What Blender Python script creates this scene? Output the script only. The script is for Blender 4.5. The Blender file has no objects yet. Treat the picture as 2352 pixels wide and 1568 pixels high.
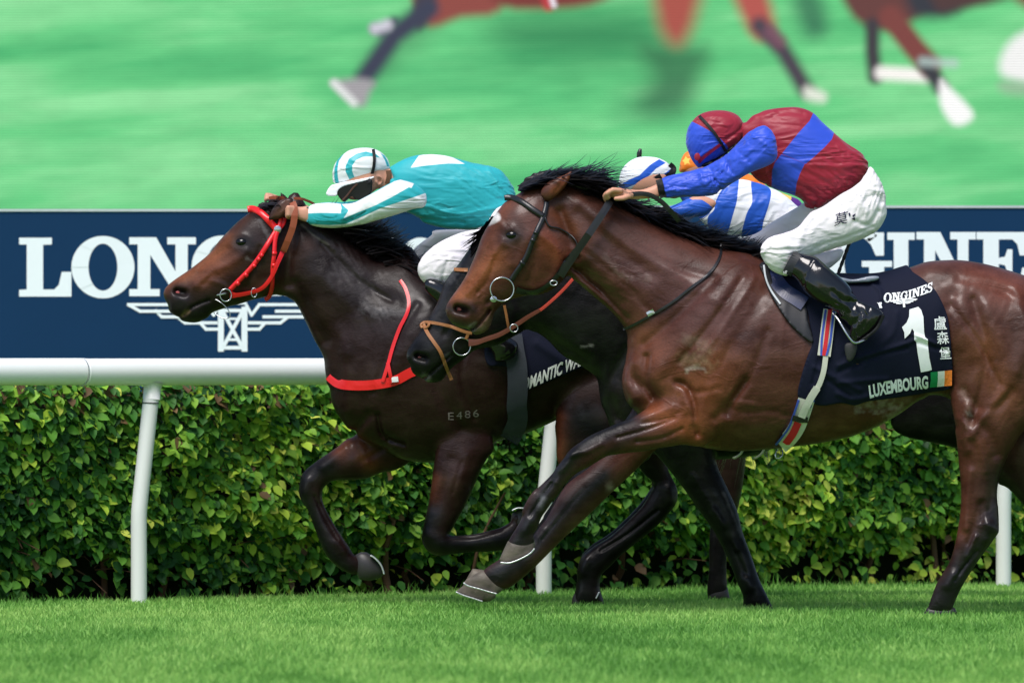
import bpy, math, random
import numpy as np
from mathutils import Vector
rng = np.random.default_rng(7); random.seed(7)
SC = bpy.context.scene
# ---------------------------------------------------------------- camera / light
DD, FP, HZ, ZC = 50.0, 28000.0, 700.0, 720/560.0       # distance, focal length in picture units (2352 wide), horizon row, eye height
cam_d = bpy.data.cameras.new('camera'); cam = bpy.data.objects.new('camera', cam_d)
SC.collection.objects.link(cam); SC.camera = cam
cam.location = (0, -DD, ZC); cam.rotation_euler = (math.pi/2, 0, 0)
cam_d.sensor_width = 36; cam_d.lens = 36*FP/2352; cam_d.shift_y = -(784-HZ)/2352
cam_d.clip_start = 1; cam_d.clip_end = 2000
cam_d.dof.use_dof = True; cam_d.dof.focus_distance = DD+0.3; cam_d.dof.aperture_fstop = 6.3
w = bpy.data.worlds.new('World'); SC.world = w; w.use_nodes = True
nt = w.node_tree; bg = nt.nodes['Background']
sky = nt.nodes.new('ShaderNodeTexSky'); sky.sky_type = 'NISHITA'; sky.sun_disc = False
SUN_EL, SUN_AZ = math.radians(58), math.radians(203)    # azimuth clockwise from +Y
sky.sun_elevation = SUN_EL; sky.sun_rotation = SUN_AZ; sky.air_density = 1.0; sky.dust_density = 1.0
nt.links.new(sky.outputs[0], bg.inputs[0]); bg.inputs[1].default_value = 0.105
sun_d = bpy.data.lights.new('sun', 'SUN'); sun = bpy.data.objects.new('sun', sun_d); SC.collection.objects.link(sun)
sun_d.energy = 2.8; sun_d.angle = math.radians(32); sun_d.color = (1, .945, .915)
dv = Vector((math.sin(SUN_AZ)*math.cos(SUN_EL), math.cos(SUN_AZ)*math.cos(SUN_EL), math.sin(SUN_EL)))
sun.rotation_euler = (-dv).to_track_quat('-Z', 'Y').to_euler()
SC.view_settings.view_transform = 'Standard'; SC.view_settings.look = 'None'; SC.view_settings.gamma = 1
EXPO = 0.5
SC.view_settings.exposure = EXPO

# ---------------------------------------------------------------- helpers
def lin(c):
    c = np.asarray(c, float)/255; return np.where(c <= .04045, c/12.92, ((c+.055)/1.055)**2.4)
def V4(c): return (float(c[0]), float(c[1]), float(c[2]), 1.0)
K = .58247
CR = dict(P=(0, 0, 1/K), C1=(600, 550, .66951), C2=(1550, 550, .66977), C3=(2300, 380, .65065), C4=(2900, 1000, .63789),
          L1=(1100, 1600, .57389), L2=(2100, 1500, .63762), L3=(3100, 1500, .63766), M1=(2100, 1300, .5102),
          B1=(0, 800, .55272), B2=(3200, 800, .35629), N1=(3300, 1080, .38265))
def T(s):
    """'C2 10,20 30,40 L1 5,6' -> picture points; a token that names a crop changes the frame the next points are read in"""
    out = []; f = CR['P']
    for t in s.split():
        if t in CR: f = CR[t]; continue
        a, b = t.split(',')
        out.append(((f[0]+float(a)*f[2])*K, (f[1]+float(b)*f[2])*K))
    return np.array(out)
def toxz(p, y):
    p = np.atleast_2d(np.asarray(p, float)); k = (DD+y)/FP
    return np.stack([(p[:, 0]-1176)*k, ZC-(p[:, 1]-HZ)*k], 1)
def topx(x, z, y): k = (DD+y)/FP; return x/k+1176, HZ+(ZC-z)/k
def PX(y): return (DD+y)/FP
def spline(p, n=4, closed=True):
    p = np.asarray(p, float); N = len(p); out = []
    for i in range(N if closed else N-1):
        if closed: a, b, c, d = p[(i-1) % N], p[i], p[(i+1) % N], p[(i+2) % N]
        else: a, b, c, d = p[max(i-1, 0)], p[i], p[i+1], p[min(i+2, N-1)]
        for j in range(n):
            t = j/n
            out.append(.5*((2*b)+(c-a)*t+(2*a-5*b+4*c-d)*t*t+(3*b-a-3*c+d)*t**3))
    if not closed: out.append(p[-1])
    return np.array(out)
def pdist(X, Z, poly, closed=True):
    """distance to a polyline and, when closed, inside mask"""
    d2 = np.full(X.shape, 1e9); ins = np.zeros(X.shape, bool); n = len(poly)
    for i in range(n if closed else n-1):
        ax, az = poly[i]; bx, bz = poly[(i+1) % n]
        ex, ez = bx-ax, bz-az; L = ex*ex+ez*ez+1e-12
        t = np.clip(((X-ax)*ex+(Z-az)*ez)/L, 0, 1)
        np.minimum(d2, (X-ax-t*ex)**2+(Z-az-t*ez)**2, out=d2)
        if closed and az != bz:
            ins ^= ((az > Z) != (bz > Z)) & (X < (bx-ax)*(Z-az)/(bz-az)+ax)
    return np.sqrt(d2), ins
def sdist(X, Z, poly):
    d, i = pdist(X, Z, poly); return np.where(i, d, -d)
def vnoise(x, y, seed=0):
    r = np.random.default_rng(seed).random((64, 64)); xi = np.floor(x).astype(int); yi = np.floor(y).astype(int)
    fx = x-xi; fy = y-yi; fx = fx*fx*(3-2*fx); fy = fy*fy*(3-2*fy)
    g = lambda a, b: r[a % 64, b % 64]
    return (g(xi, yi)*(1-fx)+g(xi+1, yi)*fx)*(1-fy)+(g(xi, yi+1)*(1-fx)+g(xi+1, yi+1)*fx)*fy-.5
def fbm(x, y, seed=0, o=3):
    s = 0
    for k in range(o): s = s+vnoise(x*2**k, y*2**k, seed+k)/2**k
    return s
def poisson(mask):
    """laplacian(u) = -2 in grid units, u=0 outside"""
    lv = [mask]
    while min(lv[-1].shape) > 24 and len(lv) < 6:
        m = lv[-1]; a, b = m.shape; m = m[:a//2*2, :b//2*2].reshape(a//2, 2, b//2, 2).sum((1, 3)) >= 2; lv.append(m)
    u = None
    for m in reversed(lv):
        if u is None: u = np.zeros(m.shape, np.float32); it = 260
        else:
            u = 4*np.repeat(np.repeat(u, 2, 0), 2, 1)
            v = np.zeros(m.shape, np.float32); v[:u.shape[0], :u.shape[1]] = u[:m.shape[0], :m.shape[1]]; u = v; it = 60
        mf = np.pad(m, 1).astype(np.float32); u = np.pad(u, 1)*mf
        for _ in range(it):
            v = (u[2:, 1:-1]+u[:-2, 1:-1]+u[1:-1, 2:]+u[1:-1, :-2]+2)*.25
            u[1:-1, 1:-1] = v*mf[1:-1, 1:-1]
        u = u[1:-1, 1:-1]
    return u
def idw(X, Z, ctl, val):
    ws = 0; s = 0
    for (cx, cz), v in zip(ctl, val):
        q = 1/((X-cx)**2+(Z-cz)**2+1e-4)**1.5; ws = ws+q; s = s+q*v
    return s/ws
def surface_nets(F, org, h):
    I = F > 0
    nx, ny, nz = I.shape
    cnt = np.zeros((nx-1, ny-1, nz-1), np.int8)
    offs = [(a, b, c) for a in (0, 1) for b in (0, 1) for c in (0, 1)]
    for a, b, c in offs: cnt += I[a:nx-1+a, b:ny-1+b, c:nz-1+c]
    act = (cnt > 0) & (cnt < 8); idx = np.argwhere(act)
    vid = np.full(act.shape, -1, np.int32); vid[act] = np.arange(len(idx))
    val = np.stack([F[idx[:, 0]+a, idx[:, 1]+b, idx[:, 2]+c] for a, b, c in offs], 1)
    acc = np.zeros((len(idx), 3)); n = np.zeros(len(idx))
    O = np.array(offs, float)
    for i in range(8):
        for j in range(i+1, 8):
            if np.abs(O[i]-O[j]).sum() == 1:
                a, b = val[:, i], val[:, j]; m = (a > 0) != (b > 0)
                t = np.where(m, a/np.where(m, a-b, 1), 0)
                acc += np.where(m[:, None], O[i]+t[:, None]*(O[j]-O[i]), 0); n += m
    V = (idx+acc/n[:, None])*h+np.array(org)
    Q = []
    for ax in range(3):
        sl0 = [slice(1, -1)]*3; sl1 = [slice(1, -1)]*3
        sl0[ax] = slice(0, -1); sl1[ax] = slice(1, None)
        A, B = I[tuple(sl0)], I[tuple(sl1)]
        for sgn, M in ((1, A & ~B), (-1, ~A & B)):
            p = np.argwhere(M)
            if not len(p): continue
            p = p+1; p[:, ax] -= 1
            u, v = (ax+1) % 3, (ax+2) % 3
            def cell(du, dv):
                q = p.copy(); q[:, u] -= du; q[:, v] -= dv; return vid[q[:, 0], q[:, 1], q[:, 2]]
            q = np.stack([cell(1, 1), cell(0, 1), cell(0, 0), cell(1, 0)], 1)
            if sgn < 0: q = q[:, ::-1]
            Q.append(q)
    Q = np.concatenate(Q); Q = Q[(Q >= 0).all(1)]
    return V, Q
def relax(V, Q, it=2, lam=.5):
    N = len(V); e = np.concatenate([Q[:, [0, 1]], Q[:, [1, 2]], Q[:, [2, 3]], Q[:, [3, 0]]])
    a = np.concatenate([e[:, 0], e[:, 1]]); b = np.concatenate([e[:, 1], e[:, 0]])
    n = np.bincount(a, minlength=N)[:, None]+1e-9
    for k in range(it):
        for l in (lam, -lam*1.02):
            m = np.stack([np.bincount(a, weights=V[b, c], minlength=N) for c in range(3)], 1)/n
            V = V+l*(m-V)
    return V
def mesh_obj(name, V, faces, mat=None, parent=None, smooth=True, cols=None, attrs=None):
    me = bpy.data.meshes.new(name); V = np.asarray(V, np.float32)
    if isinstance(faces, np.ndarray):
        k = faces.shape[1]; me.vertices.add(len(V)); me.vertices.foreach_set('co', V.ravel())
        me.loops.add(faces.size); me.loops.foreach_set('vertex_index', faces.astype(np.int32).ravel())
        me.polygons.add(len(faces)); me.polygons.foreach_set('loop_start', np.arange(0, faces.size, k, dtype=np.int32))
        me.polygons.foreach_set('loop_total', np.full(len(faces), k, np.int32)); me.update(calc_edges=True)
    else: me.from_pydata(V.tolist(), [], [list(map(int, f)) for f in faces]); me.update()
    if smooth: me.polygons.foreach_set('use_smooth', np.ones(len(me.polygons), bool))
    if cols is not None:
        at = me.attributes.new('Col', 'FLOAT_COLOR', 'POINT')
        at.data.foreach_set('color', np.concatenate([cols, np.ones((len(V), 1))], 1).astype(np.float32).ravel())
    for kx, v in (attrs or {}).items():
        me.attributes.new(kx, 'FLOAT', 'POINT').data.foreach_set('value', np.asarray(v, np.float32))
    if mat: me.materials.append(mat)
    o = bpy.data.objects.new(name, me); SC.collection.objects.link(o)
    if parent: o.parent = parent; o.matrix_parent_inverse = parent.matrix_basis.inverted()
    return o
def thing(name, label, cat, loc=(0, 0, 0), group=None):
    o = bpy.data.objects.new(name, None); SC.collection.objects.link(o); o.location = loc; o.empty_display_size = .1
    o['label'] = label; o['category'] = cat
    if group: o['group'] = group
    return o
class Bag:
    """collects plain geometry for one mesh object"""
    def __init__(s): s.v = []; s.f = []
    def add(s, V, Fc):
        n = len(s.v); s.v += [tuple(map(float, p)) for p in V]; s.f += [[i+n for i in f] for f in Fc]
    def box(s, a, b):
        x0, y0, z0 = a; x1, y1, z1 = b
        s.add([(x0, y0, z0), (x1, y0, z0), (x1, y1, z0), (x0, y1, z0), (x0, y0, z1), (x1, y0, z1), (x1, y1, z1), (x0, y1, z1)],
              [(0, 3, 2, 1), (4, 5, 6, 7), (0, 1, 5, 4), (1, 2, 6, 5), (2, 3, 7, 6), (3, 0, 4, 7)])
    def tube(s, pts, r, n=8, cap=True):
        pts = [Vector(p) for p in pts]; m = len(pts); rr = r if hasattr(r, '__len__') else [r]*m; V = []; Fc = []
        up = Vector((0, 1, 0))
        for i, p in enumerate(pts):
            d = (pts[min(i+1, m-1)]-pts[max(i-1, 0)]).normalized()
            a = d.cross(up); a = a.normalized() if a.length > .05 else d.cross(Vector((1, 0, 0))).normalized(); b = d.cross(a)
            for k in range(n): t = 2*math.pi*k/n; V.append(p+(a*math.cos(t)+b*math.sin(t))*rr[i])
        for i in range(m-1):
            for k in range(n): Fc.append((i*n+k, i*n+(k+1) % n, (i+1)*n+(k+1) % n, (i+1)*n+k))
        if cap: Fc += [tuple(range(n)), tuple(range((m-1)*n, m*n))[::-1]]
        s.add(V, Fc)
    def ring(s, c, R, r, ax=(1, 0, 0), az=(0, 0, 1), n=24, arc=(0, 2*math.pi)):
        c = Vector(c); ax = Vector(ax); az = Vector(az)
        full = arc[1]-arc[0] > 6.28
        pts = [c+ax*R*math.cos(arc[0]+(arc[1]-arc[0])*i/n)+az*R*math.sin(arc[0]+(arc[1]-arc[0])*i/n) for i in range(n+1)]
        s.tube(pts, r, 6, cap=not full)
    def build(s, name, mat, parent=None, smooth=True): return mesh_obj(name, s.v, s.f, mat, parent, smooth)

class Fig:
    """a solid grown from outlines: each part has an outline (side view) and a thickness that swells from it"""
    def __init__(s, y0, vox=.006): s.y0 = y0; s.v = vox; s.parts = []; s.rel = []; s.tubes = []; s.warps = []; s.clip = None; s.base = None
    def add(s, pts, yc=0., k=.8, bl=.02, inset=0, sharp=False, half=None, rl=None):
        p = T(pts) if isinstance(pts, str) else np.array(pts, float)
        if not sharp: p = spline(p)
        s.parts.append(dict(p=toxz(p, s.y0), yc=yc, k=k, bl=bl, inset=inset, half=half, rl=rl)); return s
    def tube(s, pts, r, bl=.006):
        """pts: 'x,y,dy ...' picture x,y and depth offset; r radii"""
        P = [tuple(map(float, t.split(','))) for t in pts.split()] if isinstance(pts, str) else pts
        q = [(toxz((a, b), s.y0)[0], c) for a, b, c in P]
        s.tubes.append(([(xz[0], c, xz[1]) for xz, c in q], r if hasattr(r, '__len__') else [r]*len(q), bl)); return s
    def stroke(s, pts, w, amp, smooth=True):
        p = T(pts) if isinstance(pts, str) else pts
        if len(p) > 2 and smooth: p = spline(p, closed=False)
        s.rel.append((toxz(p, s.y0), w, amp*1.2)); return s
    def wrinkle(s, pts, rad, ang, wl, amp, seed=0, stretch=4):
        s.warps.append((toxz(T(pts), s.y0), rad, ang, wl, amp, seed, stretch)); return s
    def _fld(s, X, Z, v):
        if isinstance(v, (int, float)): return np.full(X.shape, float(v))
        return idw(X, Z, toxz([(a, b) for a, b, _ in v], s.y0), [c for _, _, c in v])
    def solve(s):
        h = s.v; pad = .03
        allp = np.concatenate([q['p'] for q in s.parts]+[np.array(t[0])[:, [0, 2]]+d for t in s.tubes for d in (-.03, .03)])
        x0, z0 = allp.min(0)-pad; x1, z1 = allp.max(0)+pad
        nx, nz = int((x1-x0)/h)+2, int((z1-z0)/h)+2
        xs = x0+np.arange(nx)*h; zs = z0+np.arange(nz)*h; X, Z = np.meshgrid(xs, zs, indexing='ij')
        pre = []; ymx = .02; ymn = -.02
        for q in s.parts:
            m = max(.03, q['bl']+.01); a = q['p'].min(0)-m; b = q['p'].max(0)+m
            i0, i1 = max(0, int((a[0]-x0)/h)), min(nx, int((b[0]-x0)/h)+2); j0, j1 = max(0, int((a[1]-z0)/h)), min(nz, int((b[1]-z0)/h)+2)
            sl = (slice(i0, i1), slice(j0, j1)); x, z = X[sl], Z[sl]
            sd = sdist(x, z, q['p'])-q['inset']; mask = sd > 0
            if q['half'] is not None:
                hh = s._fld(x, z, q['half']); yc = s._fld(x, z, q['yc'])
                pre.append((sl, q, None, sd, hh, yc)); ymx = max(ymx, (yc+hh)[mask].max()); ymn = min(ymn, (yc-hh)[mask].min()); continue
            u = poisson(mask)*h*h
            ok = sd > 1.6*h; g = np.where(ok, u/np.maximum(sd, 1e-6), 0); wt = ok.astype(float)
            G = g*wt; W_ = wt.copy()
            known = ok.copy()
            for _ in range(int(.05/h)+4):
                Gp, Wp = np.pad(G, 1), np.pad(W_, 1)
                sg = Gp[2:, 1:-1]+Gp[:-2, 1:-1]+Gp[1:-1, 2:]+Gp[1:-1, :-2]+.7*(Gp[2:, 2:]+Gp[:-2, :-2]+Gp[2:, :-2]+Gp[:-2, 2:])
                sw = Wp[2:, 1:-1]+Wp[:-2, 1:-1]+Wp[1:-1, 2:]+Wp[1:-1, :-2]+.7*(Wp[2:, 2:]+Wp[:-2, :-2]+Wp[2:, :-2]+Wp[:-2, 2:])
                m2 = (~known) & (sw > 0)
                G[m2] = sg[m2]/sw[m2]; W_[m2] = 1; known |= m2
            gm = np.where(known, G, .02); gm = np.maximum(gm, .008)
            U = np.where(ok, u, gm*sd)
            kk = s._fld(x, z, q['k']); yc = s._fld(x, z, q['yc'])
            Rl = q['rl'] or max(.008, .75*float(np.sqrt(U.max()))*float(kk.mean()))
            hw = kk*np.sqrt(np.maximum(U, 0)); ymx = max(ymx, (yc+hw).max()); ymn = min(ymn, (yc-hw).min())
            pre.append((sl, q, U*kk*kk, sd, Rl, yc))
        for pts, r, bl in s.tubes:
            for (a, b, c), rr in zip(pts, r): ymx = max(ymx, b+rr); ymn = min(ymn, b-rr)
        y0, y1 = ymn-.03, ymx+.03; ny = int((y1-y0)/h)+2; ys = y0+np.arange(ny)*h
        F = np.full((nx, ny, nz), -.2, np.float32)
        def smax(sl, f, k):
            A = F[sl]; d = np.abs(A-f); F[sl] = np.maximum(A, f)+np.maximum(k-d, 0)**2/(4*k)
        for sl, q, U, sd, R, yc in pre:
            Y = ys[None, :, None]
            if U is None: f = np.minimum(sd[:, None, :], R[:, None, :]-np.abs(Y-yc[:, None, :]))
            else:
                f = (U[:, None, :]-(Y-yc[:, None, :])**2)/(2*R); f = np.where(sd[:, None, :] < 0, np.minimum(f, sd[:, None, :]), f)
            smax((sl[0], slice(None), sl[1]), f.astype(np.float32), q['bl'])
        for pts, r, bl in s.tubes:
            P = np.array(pts); a = P.min(0)-max(r)-.03; b = P.max(0)+max(r)+.03
            lo = [max(0, int((a[0]-x0)/h)), max(0, int((a[1]-y0)/h)), max(0, int((a[2]-z0)/h))]
            hi = [min(nx, int((b[0]-x0)/h)+2), min(ny, int((b[1]-y0)/h)+2), min(nz, int((b[2]-z0)/h)+2)]
            sl = tuple(slice(p_, q_) for p_, q_ in zip(lo, hi))
            gx, gy, gz = np.meshgrid(xs[sl[0]], ys[sl[1]], zs[sl[2]], indexing='ij'); f = np.full(gx.shape, -9.)
            for i in range(len(P)-1):
                A, B = P[i], P[i+1]; e = B-A; L = (e*e).sum()+1e-9
                t = np.clip(((gx-A[0])*e[0]+(gy-A[1])*e[1]+(gz-A[2])*e[2])/L, 0, 1)
                d = np.sqrt((gx-A[0]-t*e[0])**2+(gy-A[1]-t*e[1])**2+(gz-A[2]-t*e[2])**2)
                f = np.maximum(f, r[i]+(r[i+1]-r[i])*t-d)
            smax(sl, f.astype(np.float32), bl)
        rel = np.zeros(X.shape)
        for p, wd, amp in s.rel:
            d, _ = pdist(X, Z, p, False) if len(p) > 1 else (np.hypot(X-p[0, 0], Z-p[0, 1]), None)
            rel += amp*np.exp(-(d/wd)**2)
        for p, rad, ang, wl, amp, seed, st in s.warps:
            d, _ = pdist(X, Z, p, False) if len(p) > 1 else (np.hypot(X-p[0, 0], Z-p[0, 1]), None)
            c, sn = math.cos(math.radians(ang)), math.sin(math.radians(ang))
            a = (X*c+Z*sn)/(wl*st); b = (-X*sn+Z*c)/wl
            n = 1-np.abs(fbm(a+.6*fbm(a*2, b*.5, seed+9), b, seed, 2))*4
            rel += amp*n*np.exp(-(d/rad)**2)
        s.rel2 = rel
        F += rel[:, None, :].astype(np.float32)
        s.F, s.org, s.X, s.Z, s.ys, s.x0, s.z0 = F, (x0, y0, z0), X, Z, ys, x0, z0
        return s
    def front(s):
        """first surface met from the camera side, on the x-z grid"""
        I = s.F > 0; hit = I.any(1); j = np.maximum(I.argmax(1), 1)
        ii, kk = np.indices(hit.shape); a = s.F[ii, j-1, kk]; b = s.F[ii, j, kk]
        yf = s.ys[j-1]+s.v*a/(a-b+1e-9)*1.0
        yf = np.where(hit, yf, np.nan)
        for _ in range(6):
            p = np.pad(yf, 1, constant_values=np.nan); st = np.stack([p[2:, 1:-1], p[:-2, 1:-1], p[1:-1, 2:], p[1:-1, :-2]])
            with np.errstate(all='ignore'):
                import warnings; warnings.simplefilter('ignore'); m = np.nanmean(st, 0)
            yf = np.where(np.isnan(yf), m, yf)
        s.yf = np.where(np.isnan(yf), 0, yf); s.hit = hit; return s
    def at(s, x, z):
        x = np.asarray(x); z = np.asarray(z)
        a = np.clip((x-s.x0)/s.v, 0, s.yf.shape[0]-1.01); b = np.clip((z-s.z0)/s.v, 0, s.yf.shape[1]-1.01)
        i = a.astype(int); j = b.astype(int); fa = a-i; fb = b-j; Y = s.yf
        return (Y[i, j]*(1-fa)+Y[i+1, j]*fa)*(1-fb)+(Y[i, j+1]*(1-fa)+Y[i+1, j+1]*fa)*fb+s.y0
    def mesh(s, name, mat, parent=None, paint=None, masks=None, smooth_it=2, clip=None):
        F = s.F if clip is None else clip(s)
        V, Q = surface_nets(F, s.org, s.v); V = relax(V, Q, smooth_it)
        V = V+np.array([0, s.y0, 0])
        px, py = topx(V[:, 0], V[:, 2], s.y0)
        cols = paint(px, py, V) if paint else None
        at = {('m%d' % (i+1)): sdist(V[:, 0], V[:, 2], toxz(spline(T(m)) if not m.startswith('#') else T(m[1:]), s.y0)) for i, m in enumerate(masks or [])}
        return mesh_obj(name, V, Q, mat, parent, True, cols, at)

# ---- materials
def mat_new(name):
    m = bpy.data.materials.new(name); m.use_nodes = True; n = m.node_tree; return m, n, n.nodes['Principled BSDF']
def nd(n, t, **kw):
    x = n.nodes.new(t)
    for k, v in kw.items():
        if k.startswith('i_'): x.inputs[int(k[2:])].default_value = v
        else: setattr(x, k, v)
    return x
def bump(n, b, scale, dist, strength=.6, stretch=None, detail=4):
    tc = nd(n, 'ShaderNodeTexCoord'); src = tc.outputs['Object']
    if stretch:
        mp = nd(n, 'ShaderNodeMapping'); mp.inputs['Scale'].default_value = stretch[0]; mp.inputs['Rotation'].default_value = stretch[1]
        n.links.new(src, mp.inputs[0]); src = mp.outputs[0]
    t = nd(n, 'ShaderNodeTexNoise'); t.inputs['Scale'].default_value = scale; t.inputs['Detail'].default_value = detail
    n.links.new(src, t.inputs['Vector'])
    bp = nd(n, 'ShaderNodeBump'); bp.inputs['Strength'].default_value = strength; bp.inputs['Distance'].default_value = dist
    n.links.new(t.outputs[0], bp.inputs['Height']); n.links.new(bp.outputs[0], b.inputs['Normal']); return t
def crease(n, vec, scale, dist, strength, prev=None, width=.05, seed=0., detail=2):
    """thin raised lines where a noise crosses its middle value, fading in and out"""
    mp = nd(n, 'ShaderNodeMapping'); mp.inputs['Location'].default_value = (seed, seed, seed); n.links.new(vec, mp.inputs[0])
    t = nd(n, 'ShaderNodeTexNoise'); t.inputs['Scale'].default_value = scale; t.inputs['Detail'].default_value = detail; t.inputs['Distortion'].default_value = .6; n.links.new(mp.outputs[0], t.inputs[0])
    a = nd(n, 'ShaderNodeMath', operation='SUBTRACT'); a.inputs[1].default_value = .5; n.links.new(t.outputs[0], a.inputs[0])
    c = nd(n, 'ShaderNodeMath', operation='ABSOLUTE'); n.links.new(a.outputs[0], c.inputs[0])
    r = nd(n, 'ShaderNodeMapRange'); r.interpolation_type = 'SMOOTHSTEP'; r.inputs[1].default_value = 0; r.inputs[2].default_value = width; r.inputs[3].default_value = 1; r.inputs[4].default_value = 0; n.links.new(c.outputs[0], r.inputs[0])
    t2 = nd(n, 'ShaderNodeTexNoise'); t2.inputs['Scale'].default_value = scale*.6; n.links.new(mp.outputs[0], t2.inputs[0])
    r2 = nd(n, 'ShaderNodeMapRange'); r2.inputs[1].default_value = .42; r2.inputs[2].default_value = .62; n.links.new(t2.outputs[0], r2.inputs[0])
    m = nd(n, 'ShaderNodeMath', operation='MULTIPLY'); n.links.new(r.outputs[0], m.inputs[0]); n.links.new(r2.outputs[0], m.inputs[1])
    bp = nd(n, 'ShaderNodeBump'); bp.inputs['Strength'].default_value = strength; bp.inputs['Distance'].default_value = dist; n.links.new(m.outputs[0], bp.inputs['Height'])
    if prev is not None: n.links.new(prev, bp.inputs['Normal'])
    return bp.outputs[0]
def mixc(n, fac, a, b, mode='MIX'):
    m = nd(n, 'ShaderNodeMix', data_type='RGBA', blend_type=mode)
    for s, v in ((m.inputs[0], fac), (m.inputs[6], a), (m.inputs[7], b)):
        if hasattr(v, 'is_linked') or hasattr(v, 'node'): n.links.new(v, s)
        else: s.default_value = v
    return m.outputs[2]
def plain(name, col, rough=.5, spec=.5, metal=0, bs=None, var=.12, vs=30):
    m, n, b = mat_new(name); b.inputs['Roughness'].default_value = rough; b.inputs['Specular IOR Level'].default_value = spec; b.inputs['Metallic'].default_value = metal
    t = nd(n, 'ShaderNodeTexNoise'); t.inputs['Scale'].default_value = vs; t.inputs['Detail'].default_value = 3
    tc = nd(n, 'ShaderNodeTexCoord'); n.links.new(tc.outputs['Object'], t.inputs['Vector'])
    c = lin(col); n.links.new(mixc(n, t.outputs[0], V4(c*(1-var)), V4(np.minimum(c*(1+var), 1))), b.inputs['Base Color'])
    if bs: bump(n, b, bs[0], bs[1])
    return m
def coat(name, rough=.48, spec=.36, wet=.4, vein=.3):
    m, n, b = mat_new(name); at = nd(n, 'ShaderNodeAttribute', attribute_name='Col')
    b.inputs['Specular IOR Level'].default_value = spec
    tc = nd(n, 'ShaderNodeTexCoord'); mp = nd(n, 'ShaderNodeMapping'); mp.inputs['Rotation'].default_value = (0, .45, 0); mp.inputs['Scale'].default_value = (1, 1, 1.7)
    n.links.new(tc.outputs['Object'], mp.inputs[0])
    t = nd(n, 'ShaderNodeTexNoise'); t.inputs['Scale'].default_value = 7; t.inputs['Detail'].default_value = 6; t.inputs['Roughness'].default_value = .6; n.links.new(mp.outputs[0], t.inputs[0])
    t2 = nd(n, 'ShaderNodeTexNoise'); t2.inputs['Scale'].default_value = 110; t2.inputs['Detail'].default_value = 4; n.links.new(mp.outputs[0], t2.inputs[0])
    r = nd(n, 'ShaderNodeMapRange'); r.inputs[1].default_value = .3; r.inputs[2].default_value = .7; r.inputs[3].default_value = .6; r.inputs[4].default_value = 1.35; n.links.new(t.outputs[0], r.inputs[0])
    r2 = nd(n, 'ShaderNodeMapRange'); r2.inputs[1].default_value = .3; r2.inputs[2].default_value = .7; r2.inputs[3].default_value = .85; r2.inputs[4].default_value = 1.15; n.links.new(t2.outputs[0], r2.inputs[0])
    mu = nd(n, 'ShaderNodeMath', operation='MULTIPLY'); n.links.new(r.outputs[0], mu.inputs[0]); n.links.new(r2.outputs[0], mu.inputs[1])
    vm = nd(n, 'ShaderNodeVectorMath', operation='SCALE'); n.links.new(at.outputs['Color'], vm.inputs[0]); n.links.new(mu.outputs[0], vm.inputs['Scale'])
    n.links.new(vm.outputs[0], b.inputs['Base Color'])
    rr = nd(n, 'ShaderNodeMapRange'); rr.inputs[1].default_value = .35; rr.inputs[2].default_value = .65; rr.inputs[3].default_value = rough-.16; rr.inputs[4].default_value = rough+.14; n.links.new(t.outputs[0], rr.inputs[0])
    n.links.new(rr.outputs[0], b.inputs['Roughness'])
    wt = nd(n, 'ShaderNodeMapRange'); wt.inputs[1].default_value = .42; wt.inputs[2].default_value = .62; wt.inputs[3].default_value = 0; wt.inputs[4].default_value = wet; n.links.new(t.outputs[0], wt.inputs[0]); n.links.new(wt.outputs[0], b.inputs['Coat Weight']); b.inputs['Coat Roughness'].default_value = .2
    b1 = nd(n, 'ShaderNodeBump'); b1.inputs['Strength'].default_value = .5; b1.inputs['Distance'].default_value = .0022; n.links.new(t2.outputs[0], b1.inputs['Height'])
    t3 = nd(n, 'ShaderNodeTexNoise'); t3.inputs['Scale'].default_value = 14; t3.inputs['Detail'].default_value = 3; n.links.new(mp.outputs[0], t3.inputs[0])
    b2 = nd(n, 'ShaderNodeBump'); b2.inputs['Strength'].default_value = .35; b2.inputs['Distance'].default_value = .008; n.links.new(t3.outputs[0], b2.inputs['Height']); n.links.new(b1.outputs[0], b2.inputs['Normal'])
    cr = crease(n, mp.outputs[0], 5.0, .0035, vein, b2.outputs[0], .05); n.links.new(cr, b.inputs['Normal']); return m
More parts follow.
